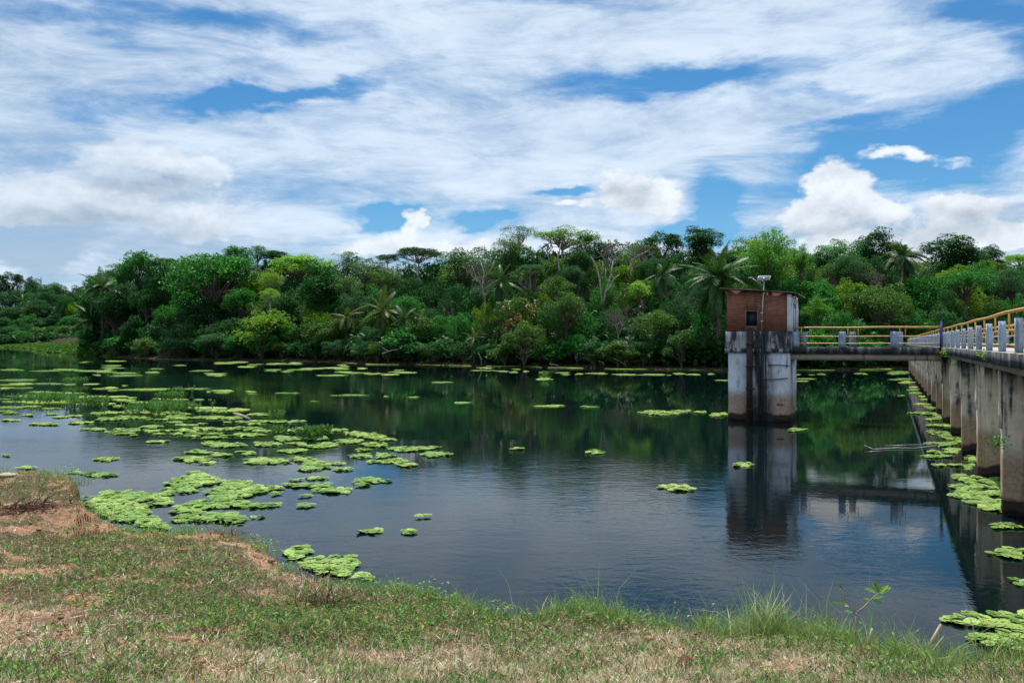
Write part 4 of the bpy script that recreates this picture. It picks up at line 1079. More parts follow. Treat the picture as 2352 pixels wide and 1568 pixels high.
def scatter(poly, spacing, r_, ragged=.55, seed=0):
    """points inside a water-plane polygon on a jittered grid with ragged margins"""
    P_ = np.array(poly); x0, y0 = P_.min(0); x1, y1 = P_.max(0)
    gx_ = np.arange(x0, x1 + spacing, spacing); gy_ = np.arange(y0, y1 + spacing, spacing * .87)
    if len(gx_) * len(gy_) > 60000: return np.zeros((0, 2))
    A, B = np.meshgrid(gx_, gy_); A = A + (np.arange(len(gy_)) % 2)[:, None] * spacing / 2
    A = A.ravel() + r_.normal(0, spacing * .16, A.size); B = B.ravel() + r_.normal(0, spacing * .16, B.size)
    e = max(x1 - x0, y1 - y0) * .05 * ragged * 2
    wx = A + (fbm(A / spacing / 3.5, B / spacing / 3.5, 3, seed) - .5) * 2.4 * e; wy = B + (fbm(A / spacing / 3.5, B / spacing / 3.5, 3, seed + 5) - .5) * 2.4 * e
    k = inside(poly, wx, wy)
    hole = fbm(A / spacing / 5, B / spacing / 5, 2, seed + 9) > .24
    return np.stack([A[k & hole], B[k & hole]], 1)
def ell(px, py, w_, h_, seed):
    """irregular outline of a small mat, in places of the photograph -> water plane"""
    r_ = random.Random(seed); out = []
    h_ = max(h_, 3.0)
    n = 18; ph = [r_.random() * 6.28 for _ in range(3)]
    for i in range(n):
        a = i * 6.283 / n
        k = 1 + .16 * math.sin(2 * a + ph[0]) + .14 * math.sin(3 * a + ph[1]) + .10 * math.sin(5 * a + ph[2])
        x = math.copysign(abs(math.cos(a)) ** .9, math.cos(a)); y = math.sin(a)
        out.append(wat(px + x * w_ / 2 * k, max(py + y * h_ / 2 * k, HY + 22)))
    return out
matn = [0]
def mat_(poly, seed, label, group=None, shaded=False):
    r_ = np.random.default_rng(seed); P_ = np.array(poly); cx, cy = P_.mean(0)
    if cy < 46:
        pts = scatter(poly, .158, r_, seed=seed)
        # keep clear of piers
        if len(pts) < 2: pts = np.array([[cx, cy], [cx + .15, cy + .05]])
        o = thing('water_lettuce_mat', label, 'floating plants', (cx, cy, 0), 0, group)
        order = r_.permutation(len(pts))
        for i in order[:280]:
            me = ROS[r_.integers(len(ROS))]
            c = bpy.data.objects.new('rosette', me); col.objects.link(c); c.parent = o
            c.location = (pts[i, 0] - cx, pts[i, 1] - cy, r_.uniform(-.004, .014)); c.rotation_euler = (r_.normal(0, .10), r_.normal(0, .10), r_.uniform(0, 6.28)); k = r_.uniform(.85, 1.15); c.scale = (k, k, k)
        rest = order[280:]
        if len(rest):
            b = MB()
            for i in rest:
                v, q_, t_ = LOW[r_.integers(5)]; a = r_.uniform(0, 6.28); k = .11 * r_.uniform(.8, 1.15)
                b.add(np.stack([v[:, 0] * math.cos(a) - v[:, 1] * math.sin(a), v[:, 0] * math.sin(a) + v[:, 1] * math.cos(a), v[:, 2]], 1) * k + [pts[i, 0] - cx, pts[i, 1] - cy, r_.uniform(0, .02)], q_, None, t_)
            s = b.build('rosettes', M['pistia'], o, attr='tone'); s['kind'] = 'stuff'
        matn[0] += len(pts)
    else:
        rad = .14 if cy < 75 else (.24 if cy < 110 else .38)
        pts = scatter(poly, rad * 1.5, r_, seed=seed)
        if len(pts) > 900: pts = pts[r_.permutation(len(pts))[:900]]; rad *= 1.3
        if len(pts) < 2: pts = np.array([[cx, cy], [cx + rad, cy]])
        b = MB()
        for x, y in pts:
            v, q_, t_ = LOW[r_.integers(5)]; a = r_.uniform(0, 6.28); k = rad * r_.uniform(.8, 1.2)
            hz_ = .55 if rad < .2 else .28 if rad < .3 else .15
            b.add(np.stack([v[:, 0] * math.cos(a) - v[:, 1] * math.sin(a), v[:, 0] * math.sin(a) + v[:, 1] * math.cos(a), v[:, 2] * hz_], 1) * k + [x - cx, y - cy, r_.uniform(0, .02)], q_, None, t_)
        o = b.build('water_lettuce_mat', M['pistia'], None, (cx, cy, 0), 'tone'); tag(o, label, 'floating plants', group)
    return o
def c11(x, y): return (x * .4605, 812.4 + y * .4605)
E11 = [(60,80,120,8),(230,86,120,6),(330,80,150,8),(460,86,150,9),(530,91,80,6),(90,132,200,9),(110,150,120,7),(60,156,120,6),(240,150,140,8),(350,152,60,9),(30,172,60,7),(110,172,110,7),
(520,175,100,7),(460,152,70,5),(625,160,20,4),(555,170,60,4),(560,184,40,4),(730,179,240,10),(960,176,150,7),(1042,190,12,4),(1110,185,115,6),(1110,195,60,5),(1252,190,45,5),(1260,202,35,5),(1438,197,135,7),(1750,208,160,7),(1925,213,14,4),(2063,218,50,4),(1567,240,32,6),(2300,245,75,8),(2200,143,95,5),
(220,193,160,9),(350,197,100,8),(150,212,210,12),(420,215,130,11),(250,240,330,20),(25,228,60,7),(30,242,70,6),(60,268,180,9),(250,274,80,6),(160,264,90,6),(25,290,50,7),(55,298,90,9),(140,308,60,6),
(470,252,170,16),(560,215,140,11),(620,232,110,10),(655,220,30,6),(592,262,50,8),(850,228,150,10),(992,230,42,5),(740,243,200,10),(860,254,240,12),(550,298,200,12),(700,292,180,16),(850,300,170,22),(1040,272,200,12),(1070,288,150,12),(1185,282,110,14),(1295,305,90,14),(1050,320,130,18),(1165,322,110,12),
(900,322,170,12),(400,345,110,11),(380,312,60,7),(300,317,75,8),(250,302,55,6),(220,352,135,12),(52,333,105,5),(550,328,160,13),(660,320,160,12),(790,330,110,8),(470,378,110,12),(550,392,80,7),(640,382,150,14),(760,366,95,14),(620,400,90,9),(765,387,90,9),(670,408,50,6),(790,402,70,8),(830,385,60,9),(780,440,90,10),
(930,358,100,8),(1005,352,50,8),(870,344,80,7),(1290,340,95,9),(1275,352,85,9),(1210,343,60,8),(1130,345,30,5),(1380,340,110,16),(1480,340,80,10),(930,385,100,18),(880,403,50,9),(1020,375,110,10),(970,399,80,7),(960,411,80,9),(1185,377,200,16),(1310,388,80,13),(1050,402,110,8),(1060,421,110,9),(1115,410,50,8),(1240,407,180,12),
(1395,393,45,6),(1450,386,60,9),(1500,378,90,10),(1435,425,150,22),(1580,425,140,14),(1595,460,160,26),(1480,450,80,9),(1670,383,105,13),(1115,456,230,22),(1335,453,160,17),(1470,487,130,18),(990,493,110,16),(1105,506,80,16),(1228,498,100,18),(970,528,200,20),(1030,547,60,8),(1325,538,260,26),(1510,530,150,18),(1570,562,150,44),(1690,549,90,9),(1710,580,80,11),
(1790,400,150,20),(1850,416,150,20),(1910,428,120,13),(1740,438,150,20),(1870,456,120,22),(1805,482,60,12),(1800,513,110,18),(1915,512,110,22),(1940,540,170,19),(2030,556,90,19),(2060,475,230,22),(2170,505,160,22),(1475,633,80,9),(1585,622,130,12),(1480,660,130,16),(1590,660,130,22),(1670,686,180,24),(1850,636,180,20),(1800,654,60,22),
(1385,700,55,15),(1507,712,28,9),(1522,762,92,13),(2092,815,36,10),(1835,893,115,20),(2048,888,88,17),(535,527,115,16),(490,605,170,15),(130,570,90,8),(30,509,40,5),(365,594,60,10),(1265,817,80,15),(1820,1120,100,28)]
MATS = [(*c11(a, b), c * .4605, d * .4605) for a, b, c, d in E11]
MATS += [(1525,948,115,10),(1610,947,25,5),(1650,953,40,7),(1250,870,30,5),(1262,933,60,5),(1351,935,35,5),(1187,1032,35,5),(1365,1039,42,8),(1828,988,45,6),(1705,1069,42,9),(1553,1122,78,11)]
MATS += [(a * .25 + 1083.2, b * .25 + 495.2, c * .25, max(2.6, d * .25)) for a, b, c, d in [(130,1399,100,8),(100,1423,210,12),(285,1430,110,12),(415,1412,45,8),(390,1437,60,10),(503,1431,35,8),(650,1441,40,6),(845,1443,115,10),(870,1460,60,6),(985,1455,60,8),(1155,1450,190,14),(1405,1460,200,14),(1680,1462,280,14),(1905,1453,110,12),(2040,1460,110,12),(2200,1456,60,6),(640,1480,30,5)]]
MATS += [(a * .2565 + 1624.8, b * .2565 + 603.5, c * .2565, max(2.6, d * .2565)) for a, b, c, d in [(815,1001,30,8),(945,1002,50,8),(1020,999,60,8),(885,1040,130,11),(840,1061,90,10),(1350,992,75,9),(1407,993,25,8),(130,1052,100,9),(1730,1193,45,6)]]
BR = [(120,522,160,26),(130,567,150,12),(165,588,100,12),(215,622,60,9),(215,640,80,12),(225,662,90,11),(270,685,30,9),(285,705,45,13),(270,738,90,14),(315,760,50,15),(240,800,130,11),(335,806,100,18),(345,840,80,22),(365,888,115,19),(375,935,140,28),(435,960,80,26),(355,1008,130,15),(430,1018,110,26),(430,1062,200,36),(390,1100,200,17),(310,1095,80,9),(470,1160,250,17),(600,1175,40,30)]
MATS += [(a * .3357 + 2027, b * .3357 + 680.8, c * .3357, max(2.6, d * .3357)) for a, b, c, d in BR]
SHD = [(620,1115,90,46),(500,990,70,60),(440,890,50,40),(760,1275,150,60),(790,1340,130,70),(340,760,40,20),(800,1420,60,40),(385,830,40,30)]
MSH = [(a * .3357 + 2027, b * .3357 + 680.8, c * .3357, d * .3357) for a, b, c, d in SHD]
MATS += [(2312,1210,64,12),(2325,1273,100,20),(2345,1337,40,18)]
# distant crowd of small mats, denser to the left
rd = random.Random(77)
while len(MATS) < 262:
    py = 829 + 34 * rd.random() ** 1.0; px = 190 + 760 * rd.random() ** .95
    base = HY + CAMZ * F / sy(px, 0)
    if py < base + 4: continue
    if py > 852 and rd.random() < .35: continue
    k = (py - 815) / 50
    MATS.append((px, py, rd.uniform(14, 62) * (.5 + .6 * k), rd.uniform(2.6, 4.2)))
FM = []; SM_ = []
def size_word(w_):
    return 'tiny' if w_ < 16 else 'small' if w_ < 34 else 'medium' if w_ < 62 else 'broad'
for i, (px, py, w_, h_) in enumerate(MATS):
    Yd = CAMZ * F / (py - HY)
    if px > 2020: where = 'in the row beside the footbridge piers'; 
    elif px > 1830: where = 'between the pump house shaft and the bridge'
    elif py < 868: where = 'by the forest shore ' + ('at left' if px < 400 else 'left of the red-flecked tree' if px < 700 else 'in the middle' if px < 1080 else 'below the grey trees')
    elif py < 905: where = 'beyond the main drift of plants' + (', left side' if px < 300 else ', centre')
    elif px > 1400: where = 'on the dark water left of the pump house'
    elif px > 960: where = 'alone in the middle of the lake'
    elif py < 960: where = 'in the main drift' + (' at the far left' if px < 240 else ' left of the largest hyacinth' if px < 400 else ' right of the largest hyacinth')
    elif py < 1040: where = 'on near side of drift' + (', left' if px < 300 else ', centre left' if px < 450 else ', centre right' if px < 620 else ', right')
    elif py < 1110: where = 'between main drift and big near raft' + (', left' if px < 560 else ', right')
    else: where = 'right of the big near raft' if px > 560 else 'near the grassy bank at left'
    lab = f"{size_word(w_)} water lettuce mat {where}"
    FM.append((mat_(ell(px, py, w_, h_, i), 1000 + i, lab, 'water lettuce mats ' + where), px, lab))
ordinals(FM, 12)
for i, (px, py, w_, h_) in enumerate(MSH):
    lab = 'shaded water lettuce mat between the bridge piers'
    SM_.append((mat_(ell(px, py, w_, h_, i + 900), 3000 + i, lab, lab), px, lab))
ordinals(SM_)
def poly11(l): return [wat(*c11(x, y)) for x, y in l]
BIG = [([(810,684),(850,632),(910,612),(960,585),(1050,600),(1060,622),(1110,634),(1230,642),(1400,666),(1360,682),(1250,712),(1190,725),(1100,735),(1060,745),(1040,705),(940,690)], 'upper lobe of the big near raft of water lettuce'),
       ([(850,785),(870,768),(930,745),(1060,738),(1180,738),(1300,748),(1400,755),(1310,772),(1180,766),(1060,772),(960,800),(850,797)], 'middle lobe of the big near raft of water lettuce'),
       ([(430,722),(530,690),(620,688),(720,702),(850,692),(900,700),(800,715),(870,725),(860,750),(700,770),(740,790),(680,840),(600,845),(520,822),(465,790),(470,765),(430,742)], 'left lobe of the big near raft touching the clay bank'),
       ([(670,850),(690,822),(760,815),(805,826),(800,845),(860,878),(780,866)], 'small raft of water lettuce wedged against the bank'),
       ([(838,838),(930,802),(1060,796),(1180,797),(1232,825),(1212,848),(1100,838),(1000,840),(880,840)], 'long lower raft of water lettuce nearest the left bank'),
       ([(1420,1012),(1440,980),(1520,957),(1575,975),(1570,990),(1500,1000),(1510,1020),(1450,1032)], 'hooked water lettuce raft beside the clay corner of the bank'),
       ([(1470,1045),(1560,1022),(1700,1017),(1750,1010),(1785,1045),(1770,1080),(1730,1108),(1700,1120),(1590,1100),(1500,1070)], 'bright water lettuce raft just below the clay corner of the bank')]
for i, (pl_, lab) in enumerate(BIG): mat_(poly11(pl_), 5000 + i, lab)
c2 = lambda l: [wat(x * .3357 + 2027, y * .3357 + 680.8) for x, y in l]
mat_(c2([(500,1230),(560,1215),(640,1240),(690,1300),(780,1440),(800,1480),(760,1470),(600,1430),(480,1370),(500,1345),(470,1300),(560,1290),(570,1272),(505,1262)]), 6001, 'large sunlit water lettuce raft beside the nearest pier')
mat_([wat(a, b) for a, b in [(2165,1422),(2200,1412),(2240,1418),(2290,1410),(2420,1405),(2440,1440),(2330,1450),(2210,1440),(2180,1436)]], 6002, 'water lettuce raft at the lower right edge, upper tongue')
mat_([wat(a, b) for a, b in [(2222,1462),(2260,1452),(2330,1458),(2440,1448),(2450,1500),(2352,1500),(2300,1490),(2240,1476)]], 6003, 'water lettuce raft at the lower right corner behind the dry grass')
# thin green fringe of floating weed along the forest shore: nobody could count it
r_ = np.random.default_rng(88); b = MB()
n = 9000; px = r_.uniform(195, 2110, n); base = HY + CAMZ * F / shoreY((px - CX) / F)
wide = 1.2 + 4.5 * vnoise(px / 60, px * 0, 4) + 3.5 * np.exp(-((px - 840) / 60) ** 2) + 3 * np.exp(-((px - 1380) / 60) ** 2)
keep = vnoise(px / 25, px * 0 + 3, 8) > .28
Yd = shoreY((px - CX) / F) + 1.2 - r_.random(n) * wide; Xd = (px - CX) / F * Yd
for x, y in np.stack([Xd, Yd], 1)[keep]:
    v, q_, t_ = LOW[r_.integers(5)]; k = r_.uniform(.2, .36)
    b.add(v * [k, k, k * .4] + [x, y, .04], q_, None, t_)
tag(b.build('shore_floating_weed', M['pistia'], attr='tone'), 'thin light green fringe of floating weed along the forest shore', kind='stuff')
# marsh at far left
r_ = np.random.default_rng(89); b = MB(); n = 26000
px = r_.uniform(-120, 262, n); r__ = (px - CX) / F; u = r_.random(n)
Yd = shoreY(r__) + (820 - shoreY(r__)) * u ** 1.6 * (px < 205) + (px >= 205) * u * 6 - 1
Xd = r__ * Yd; z = np.maximum(farz(Xd, Yd), 0)
k = (vnoise(Xd / 14, Yd / 30, 3) > .25)
c = np.stack([Xd, Yd, z + r_.uniform(.1, .7, n)], 1)[k]
leafq(b, c, r_, 2.6, .8, .15, np.clip(vnoise(c[:, 0] / 12, c[:, 1] / 25, 7) + r_.normal(0, .1, len(c)), 0, 1))
tag(b.build('marsh_reeds', M['olive'], attr='tone'), 'low green marsh of reeds at the far left shore', kind='stuff')
# water hyacinths: upright leaves on stalks
def hyacinth(px, py, w_, h_, npl, lab, seed, hgt=.42):
    r_ = np.random.default_rng(seed); poly = np.array(ell(px, py, w_, h_, seed)); cx, cy = poly.mean(0)
    b = MB(); x0, y0 = poly.min(0); x1, y1 = poly.max(0)
    for i in range(npl):
        X_, Y_ = (x0 + x1) / 2 - cx + r_.normal(0, .22) * (x1 - x0), (y0 + y1) / 2 - cy + r_.normal(0, .22) * (y1 - y0)
        for j in range(7):
            a = r_.uniform(0, 6.28); l = hgt * r_.uniform(.5, 1.1); d = np.array([math.cos(a) * .45, math.sin(a) * .45, 1.0]) * l
            p_ = np.array([X_, Y_, 0]); b.tube([p_, p_ + d * .6 + [0, 0, .03], p_ + d], [.012, .009, .006], 3, False, .8)
            t = d / np.linalg.norm(d); s_ = np.cross(t, [math.cos(a), math.sin(a), .3]); s_ /= np.linalg.norm(s_)
            e = p_ + d; wv = .06; L_ = .15
            b.add([e, e + s_ * wv + t * L_ * .4, e + t * L_, e - s_ * wv + t * L_ * .4], [(0, 1, 2, 3)], None, [r_.random()] * 4)
    return tag(b.build('water_hyacinth', M['hyacinth'], None, (cx, cy, 0), 'tone'), lab, 'water plant')
hyacinth(115, 922, 110, 11, 80, 'dark leafy water hyacinth patch at the far left of the drift', 1, .42)
hyacinth(214, 932, 74, 10, 50, 'dark water hyacinth patch right of the leftmost one', 2, .42)
hyacinth(386, 946, 100, 20, 100, 'largest dark water hyacinth patch in the middle of the drift', 3, .45)
hyacinth(392, 918, 50, 6, 26, 'small water hyacinth patch behind the largest one', 4, .42)
hyacinth(420, 906, 26, 8, 10, 'tiny water hyacinth tuft behind the small patch', 5, .5)
hyacinth(160, 882, 40, 4, 24, 'faraway water hyacinth tuft on the left water', 6, .5)
hyacinth(722, 1006, 46, 12, 34, 'water hyacinth patch at the right end of the drift', 7, .38)
hyacinth(638, 966, 26, 7, 8, 'sparse water hyacinth tuft on a mat left of the right end', 8, .4)
hyacinth(640, 1000, 24, 6, 6, 'sparse low hyacinth leaves among the drift mats', 9, .3)
hyacinth(1250, 868, 26, 4, 14, 'lone leafy tuft floating in the middle distance', 10, .6)
def P0(px, py, z=.03):
    Yd = (CAMZ - z) * F / (py - HY); return np.array([(px - CX) / F * Yd, Yd, z])
stick('floating_log', [P0(538, 949, .06), P0(556, 955, .10), P0(574, 962, .05)], [.07, .09, .05], 'brown driftwood stick lying on the lettuce drift', 'driftwood', extra=[([P0(552, 951, .08), P0(571, 957, .12)], [.04, .03])])
stick('floating_branch', [P0(2150, 1023), P0(2100, 1029), P0(2060, 1028), P0(2005, 1031), P0(1985, 1022, .12)], [.022, .018, .015, .01, .008], 'thin pale branch floating on the water left of the bridge mats', 'branch', 'galv', extra=[([P0(2140, 1020), P0(2090, 1021), P0(2030, 1023)], [.014, .01, .006])])
# ================================================================ NEAR BANK VEGETATION AND LITTER
m, T = newmat('ground_plants'); 
cl_ = T.node('ShaderNodeAttribute', attribute_name='Col').outputs['Color']
p = principled(T, cl_, .7, .25); tr = T.node('ShaderNodeBsdfTranslucent'); T.l.new(cl_, tr.inputs[0])
mx = T.node('ShaderNodeMixShader'); mx.inputs[0].default_value = .25; T.l.new(p, mx.inputs[1]); T.l.new(tr.outputs[0], mx.inputs[2]); finish(T, mx.outputs[0])
M['plants'] = m
GREEN = [(300, 1300, 240, 60, .75), (100, 1265, 160, 50, .5), (700, 1430, 250, 42, 1.0), (900, 1400, 200, 45, .9), (560, 1400, 180, 40, .5), (1100, 1420, 200, 28, .8), (1400, 1425, 260, 16, .7), (90, 1108, 150, 34, 1.2), (60, 1150, 100, 14, .6), (400, 1252, 140, 14, .5), (200, 1230, 120, 14, .5), (330, 1240, 120, 20, .4), (1900, 1480, 220, 22, .45), (2250, 1545, 150, 22, .4), (200, 1370, 200, 30, .4), (1000, 1480, 150, 20, .4), (40, 1550, 80, 30, .3), (450, 1330, 140, 30, .4), (440, 1222, 60, 14, .4)]
DRYZ = [(60, 1450, 240, 45, .5), (400, 1545, 420, 50, .6), (1250, 1520, 750, 55, .7), (1900, 1540, 600, 50, .7), (20, 1120, 60, 30, .2)]
def sample(n, r_, rmin=-.80, rmax=.80, y0=3.3):
    r = r_.uniform(rmin, rmax, n); ly = lipY(r) - .01
    inv = r_.uniform(0, 1, n) * (1 / y0 - 1 / ly) + 1 / ly
    y = 1 / inv; x = r * y
    return x, y
def blades(b, x, y, z, L, W, lean, colr, r_, curl=.5):
    n = len(x); a = r_.uniform(0, 6.283, n)
    d = np.stack([np.cos(a) * np.sin(lean), np.sin(a) * np.sin(lean), np.cos(lean)], 1)
    a2 = r_.uniform(0, 6.283, n); s_ = np.cross(d, np.stack([np.cos(a2), np.sin(a2), np.zeros(n)], 1) + [0, 0, .3]); s_ /= np.linalg.norm(s_, axis=1)[:, None]
    p = np.stack([x, y, z], 1); L = L[:, None]; W = W[:, None]
    m_ = p + d * L * .55
    d2 = d + np.stack([np.cos(a), np.sin(a), -np.ones(n) * .6], 1) * curl * r_.random(n)[:, None]; d2 /= np.linalg.norm(d2, axis=1)[:, None]
    v = np.stack([p - s_ * W * .5, p + s_ * W * .5, m_ + s_ * W * .4, m_ - s_ * W * .4, m_ + d2 * L * .5], 1).reshape(-1, 3)
    i = np.arange(n)[:, None] * 5
    c = np.repeat(colr, 5, 0)
    b.add(v, i + [0, 1, 2, 3], i + [3, 2, 4], c)
def mixc(r_, n, cols, w=None):
    k = r_.choice(len(cols), n, p=w); c = np.array(cols)[k]
    return np.clip(1.28 * c * r_.uniform(.65, 1.3, (n, 1)) + r_.normal(0, .01, (n, 3)), .005, 1)
class CB(MB):
    def add(s, v, q=None, t=None, c=None):
        v = np.asarray(v, float).reshape(-1, 3)
        if c is None or np.ndim(c) == 1: c = np.tile([[.2, .15, .1]], (len(v), 1))
        MB.add(s, v, q, t, c)
    def tube(s, pts, rad, sides=5, cap=True, c=(.2, .15, .1)):
        t_ = MB(); t_.tube(pts, rad, sides, cap); v = np.concatenate(t_.v); q = np.concatenate(t_.q); tt = np.concatenate(t_.t) if t_.t else None
        MB.add(s, v, q, tt, np.tile([c], (len(v), 1)))
r_ = np.random.default_rng(501)
def zones(x, y):
    z = bankz(x, y); px, py = scr(x, y, z)
    nz = fbm(x * 2.3, y * 2.3, 4, 33) * .6 + fbm(x * 9, y * 9, 3, 34) * .4
    g_ = gp(px, py, GREEN) + (nz - .5) * 1.9; ba = gp(px, py, BARE) + (fbm(x * 3.1, y * 3.1, 4, 35) - .5) * 2.1 + .04
    return z, px, py, g_, ba
# dry grass
x, y = sample(210000, r_); z, px, py, g_, ba = zones(x, y)
dz = np.clip(.42 + gp(px, py, DRYZ), 0, 1); k = (r_.random(len(x)) < np.clip(1.1 - .65 * ba - .25 * g_, .10, 1) * dz); x, y, z, g_ = x[k], y[k], z[k], g_[k]; n = len(x)
sc_ = 1 + y / 14
b = CB(); blades(b, x, y, z - .005, r_.uniform(.025, .075, n) * sc_ ** .5, r_.uniform(.003, .006, n) * sc_, np.abs(r_.normal(.6, .45, n)), mixc(r_, n, [(.74, .62, .45), (.56, .44, .30), (.33, .34, .17), (.16, .24, .07), (.17, .10, .06)], [.30, .25, .20, .15, .10]), r_)
tag(b.build('dry_grass', M['plants'], attr='Col'), 'short dry straw-coloured grass covering the near bank', kind='stuff')
# straw lying flat
x, y = sample(80000, r_); z, px, py, g_, ba = zones(x, y)
k = (r_.random(len(x)) < np.clip(.75 - .15 * ba - .4 * g_, .12, 1) * np.clip(.3 + gp(px, py, DRYZ), 0, 1)); x, y, z = x[k], y[k], z[k]; n = len(x); sc_ = 1 + y / 14
b = CB(); blades(b, x, y, z + .006, r_.uniform(.04, .12, n), r_.uniform(.0025, .005, n) * sc_, r_.normal(1.45, .12, n), mixc(r_, n, [(.80, .70, .55), (.62, .50, .37), (.36, .23, .15)], [.45, .35, .2]), r_, .1)
tag(b.build('straw_litter', M['plants'], attr='Col'), 'pale dead straw lying on the near bank', kind='stuff')
# green grass
x, y = sample(190000, r_); z, px, py, g_, ba = zones(x, y)
k = (r_.random(len(x)) < np.clip(.26 + .85 * g_ - .5 * ba, .03, 1)); x, y, z = x[k], y[k], z[k]; n = len(x); sc_ = 1 + y / 14
b = CB(); blades(b, x, y, z - .005, r_.uniform(.035, .11, n) * sc_ ** .5, r_.uniform(.003, .006, n) * sc_, np.abs(r_.normal(.8, .4, n)), mixc(r_, n, [(.06, .155, .025), (.13, .23, .05), (.26, .28, .13), (.035, .08, .018), (.20, .13, .07)]), r_)
tag(b.build('green_grass', M['plants'], attr='Col'), 'green grass patches on the near bank', kind='stuff')
# low broad-leaved weeds
x, y = sample(130000, r_); z, px, py, g_, ba = zones(x, y)
cl2 = fbm(x * 7, y * 7, 3, 44)
k = (r_.random(len(x)) < np.clip(.04 + 1.0 * g_ - .45 * ba + (cl2 - .5) * 1.2, .015, 1)); x, y, z, cl2 = x[k], y[k], z[k], cl2[k]; n = len(x); sc_ = 1 + y / 16
h_ = r_.random(n) * .05 * (.5 + cl2)
b = CB(); c = np.stack([x, y, z + .008 + h_], 1)
nr_ = r_.normal(0, .7, (n, 3)); nr_[:, 2] = 1; nr_ /= np.linalg.norm(nr_, axis=1)[:, None]
t = r_.normal(0, 1, (n, 3)); t -= (t * nr_).sum(1)[:, None] * nr_; t /= np.linalg.norm(t, axis=1)[:, None]; wv = np.cross(nr_, t)
l = (r_.uniform(.014, .034, n) * sc_)[:, None]; w_ = l * .5
v = np.stack([c - t * l / 2, c + wv * w_ / 2 + nr_ * w_ * .2, c + t * l / 2 - nr_ * l * .12, c - wv * w_ / 2 + nr_ * w_ * .2], 1).reshape(-1, 3)
b.add(v, np.arange(4 * n).reshape(-1, 4), None, np.repeat(mixc(r_, n, [(.035, .12, .015), (.07, .20, .025), (.14, .29, .05), (.22, .28, .07), (.24, .12, .05)], [.36, .28, .17, .11, .08]), 4, 0))
tag(b.build('creeping_weeds', M['plants'], attr='Col'), 'low creeping green weeds matting the near bank', kind='stuff')
# clods and pebbles
b = CB(); x, y = sample(9000, r_); z, px, py, g_, ba = zones(x, y); k = r_.random(len(x)) < np.clip(.15 + .8 * ba, 0, 1)
ico = np.array([(0, 0, 1), (.9, 0, .3), (.28, .85, .3), (-.72, .53, .3), (-.72, -.53, .3), (.28, -.85, .3), (0, 0, -.5)]); icf = [(0, 1, 2), (0, 2, 3), (0, 3, 4), (0, 4, 5), (0, 5, 1), (6, 2, 1), (6, 3, 2), (6, 4, 3), (6, 5, 4), (6, 1, 5)]
for X_, Y_, Z_ in np.stack([x, y, z], 1)[k]:
    s_ = r_.uniform(.005, .024) * (1 + (r_.random() < .04)) * (1 + Y_ / 20); b.add(ico * s_ * r_.uniform(.6, 1.2, (7, 1)) * [1.2, 1, .7] + [X_, Y_, Z_ + s_ * .2], None, icf, np.tile([np.array([.36, .18, .10]) * r_.uniform(.5, 1.3)], (7, 1)))
tag(b.build('soil_clods', M['plants'], attr='Col'), 'small reddish soil clods on the bare clay', kind='stuff')
# taller fringe on the lip of the bank
NL = 17000; x_ = r_.uniform(-.72, .72, NL); ly = lipY(x_); y = ly - np.abs(r_.normal(0, .20, NL)) ; x = x_ * y; z = bankz(x, y)
pxl = CX + x_ * F
dens = np.where(pxl > 860, .75, .35) * np.clip(fbm(x * 2, y * 2, 3, 71) * 2.2 - .5, .05, 1); k = r_.random(NL) < dens; x, y, z, pxl = x[k], y[k], z[k], pxl[k]; n = len(x)
hh = r_.uniform(.05, .20, n) * (.6 + fbm(x * 1.6, y * 1.6, 2, 72)) * np.where(pxl > 1180, 1.5, .9) * (1 + .9 * (r_.random(n) < .06))
b = CB(); blades(b, x, y, z - .01, hh, r_.uniform(.004, .008, n), np.abs(r_.normal(.4, .3, n)), mixc(r_, n, [(.12, .26, .04), (.19, .32, .08), (.30, .32, .14), (.40, .36, .22)], [.4, .3, .18, .12]), r_, .8)
tag(b.build('lip_grass', M['plants'], attr='Col'), 'taller green grass fringing the water edge of the near bank', kind='stuff')
def bpt(px, py):
    X_, Y_, Z_, ok = bank_at([px], [py]); X_, Y_ = float(X_[0]), float(Y_[0])
    r = (px - CX) / F; Y_ = min(Y_, float(lipY(r)) - .03); X_ = r * Y_
    return X_, Y_, float(bankz(X_, Y_))
def tuft(px, py, n, L, spread, lab, cols, seed, width=.007, lean=.45, name='grass_tuft', leaves=0, cat='grass tuft'):
    r_ = np.random.default_rng(seed); X_, Y_, Z_ = bpt(px, py); b = CB()
    x = r_.normal(0, spread, n); y = r_.normal(0, spread * .6, n)
    blades(b, x, y, np.zeros(n) - .03, L * r_.uniform(.45, 1.1, n), np.full(n, width), np.abs(r_.normal(0, lean, n)), mixc(r_, n, cols), r_, .35)
    if leaves:
        c = r_.normal(0, 1, (leaves, 3)) * [spread * 1.2, spread, L * .3] + [0, 0, L * .5]
        q = MB(); leafq(q, c, r_, .045, .022, .5); v = np.concatenate(q.v); b.add(v, np.concatenate(q.q), None, np.repeat(mixc(r_, leaves, [(.10, .26, .03), (.18, .34, .05)]), 4, 0))
    return tag(b.build(name, M['plants'], None, (X_, Y_, Z_), 'Col'), lab, cat)
GR = [(.22, .32, .14), (.42, .48, .30), (.62, .60, .46), (.30, .40, .18)]; GG = [(.11, .25, .04), (.18, .34, .06), (.26, .33, .10)]; DR = [(.42, .33, .20), (.30, .24, .13), (.20, .20, .08), (.12, .12, .05)]
tuft(1768, 1452, 170, .46, .13, 'largest tall pale grass tuft on the water edge of the bank', GR, 1, .011, .38)
tuft(1690, 1446, 60, .26, .10, 'shorter pale grass tuft left of the largest one', GR, 2, .007, .5)
tuft(1850, 1462, 70, .28, .12, 'leaning greenish grass tuft right of the largest one', GR + GG, 3, .007, .7)
tuft(1282, 1402, 34, .26, .05, 'narrow spiky pale grass tuft on the lip at centre', GR, 4, .009, .35)
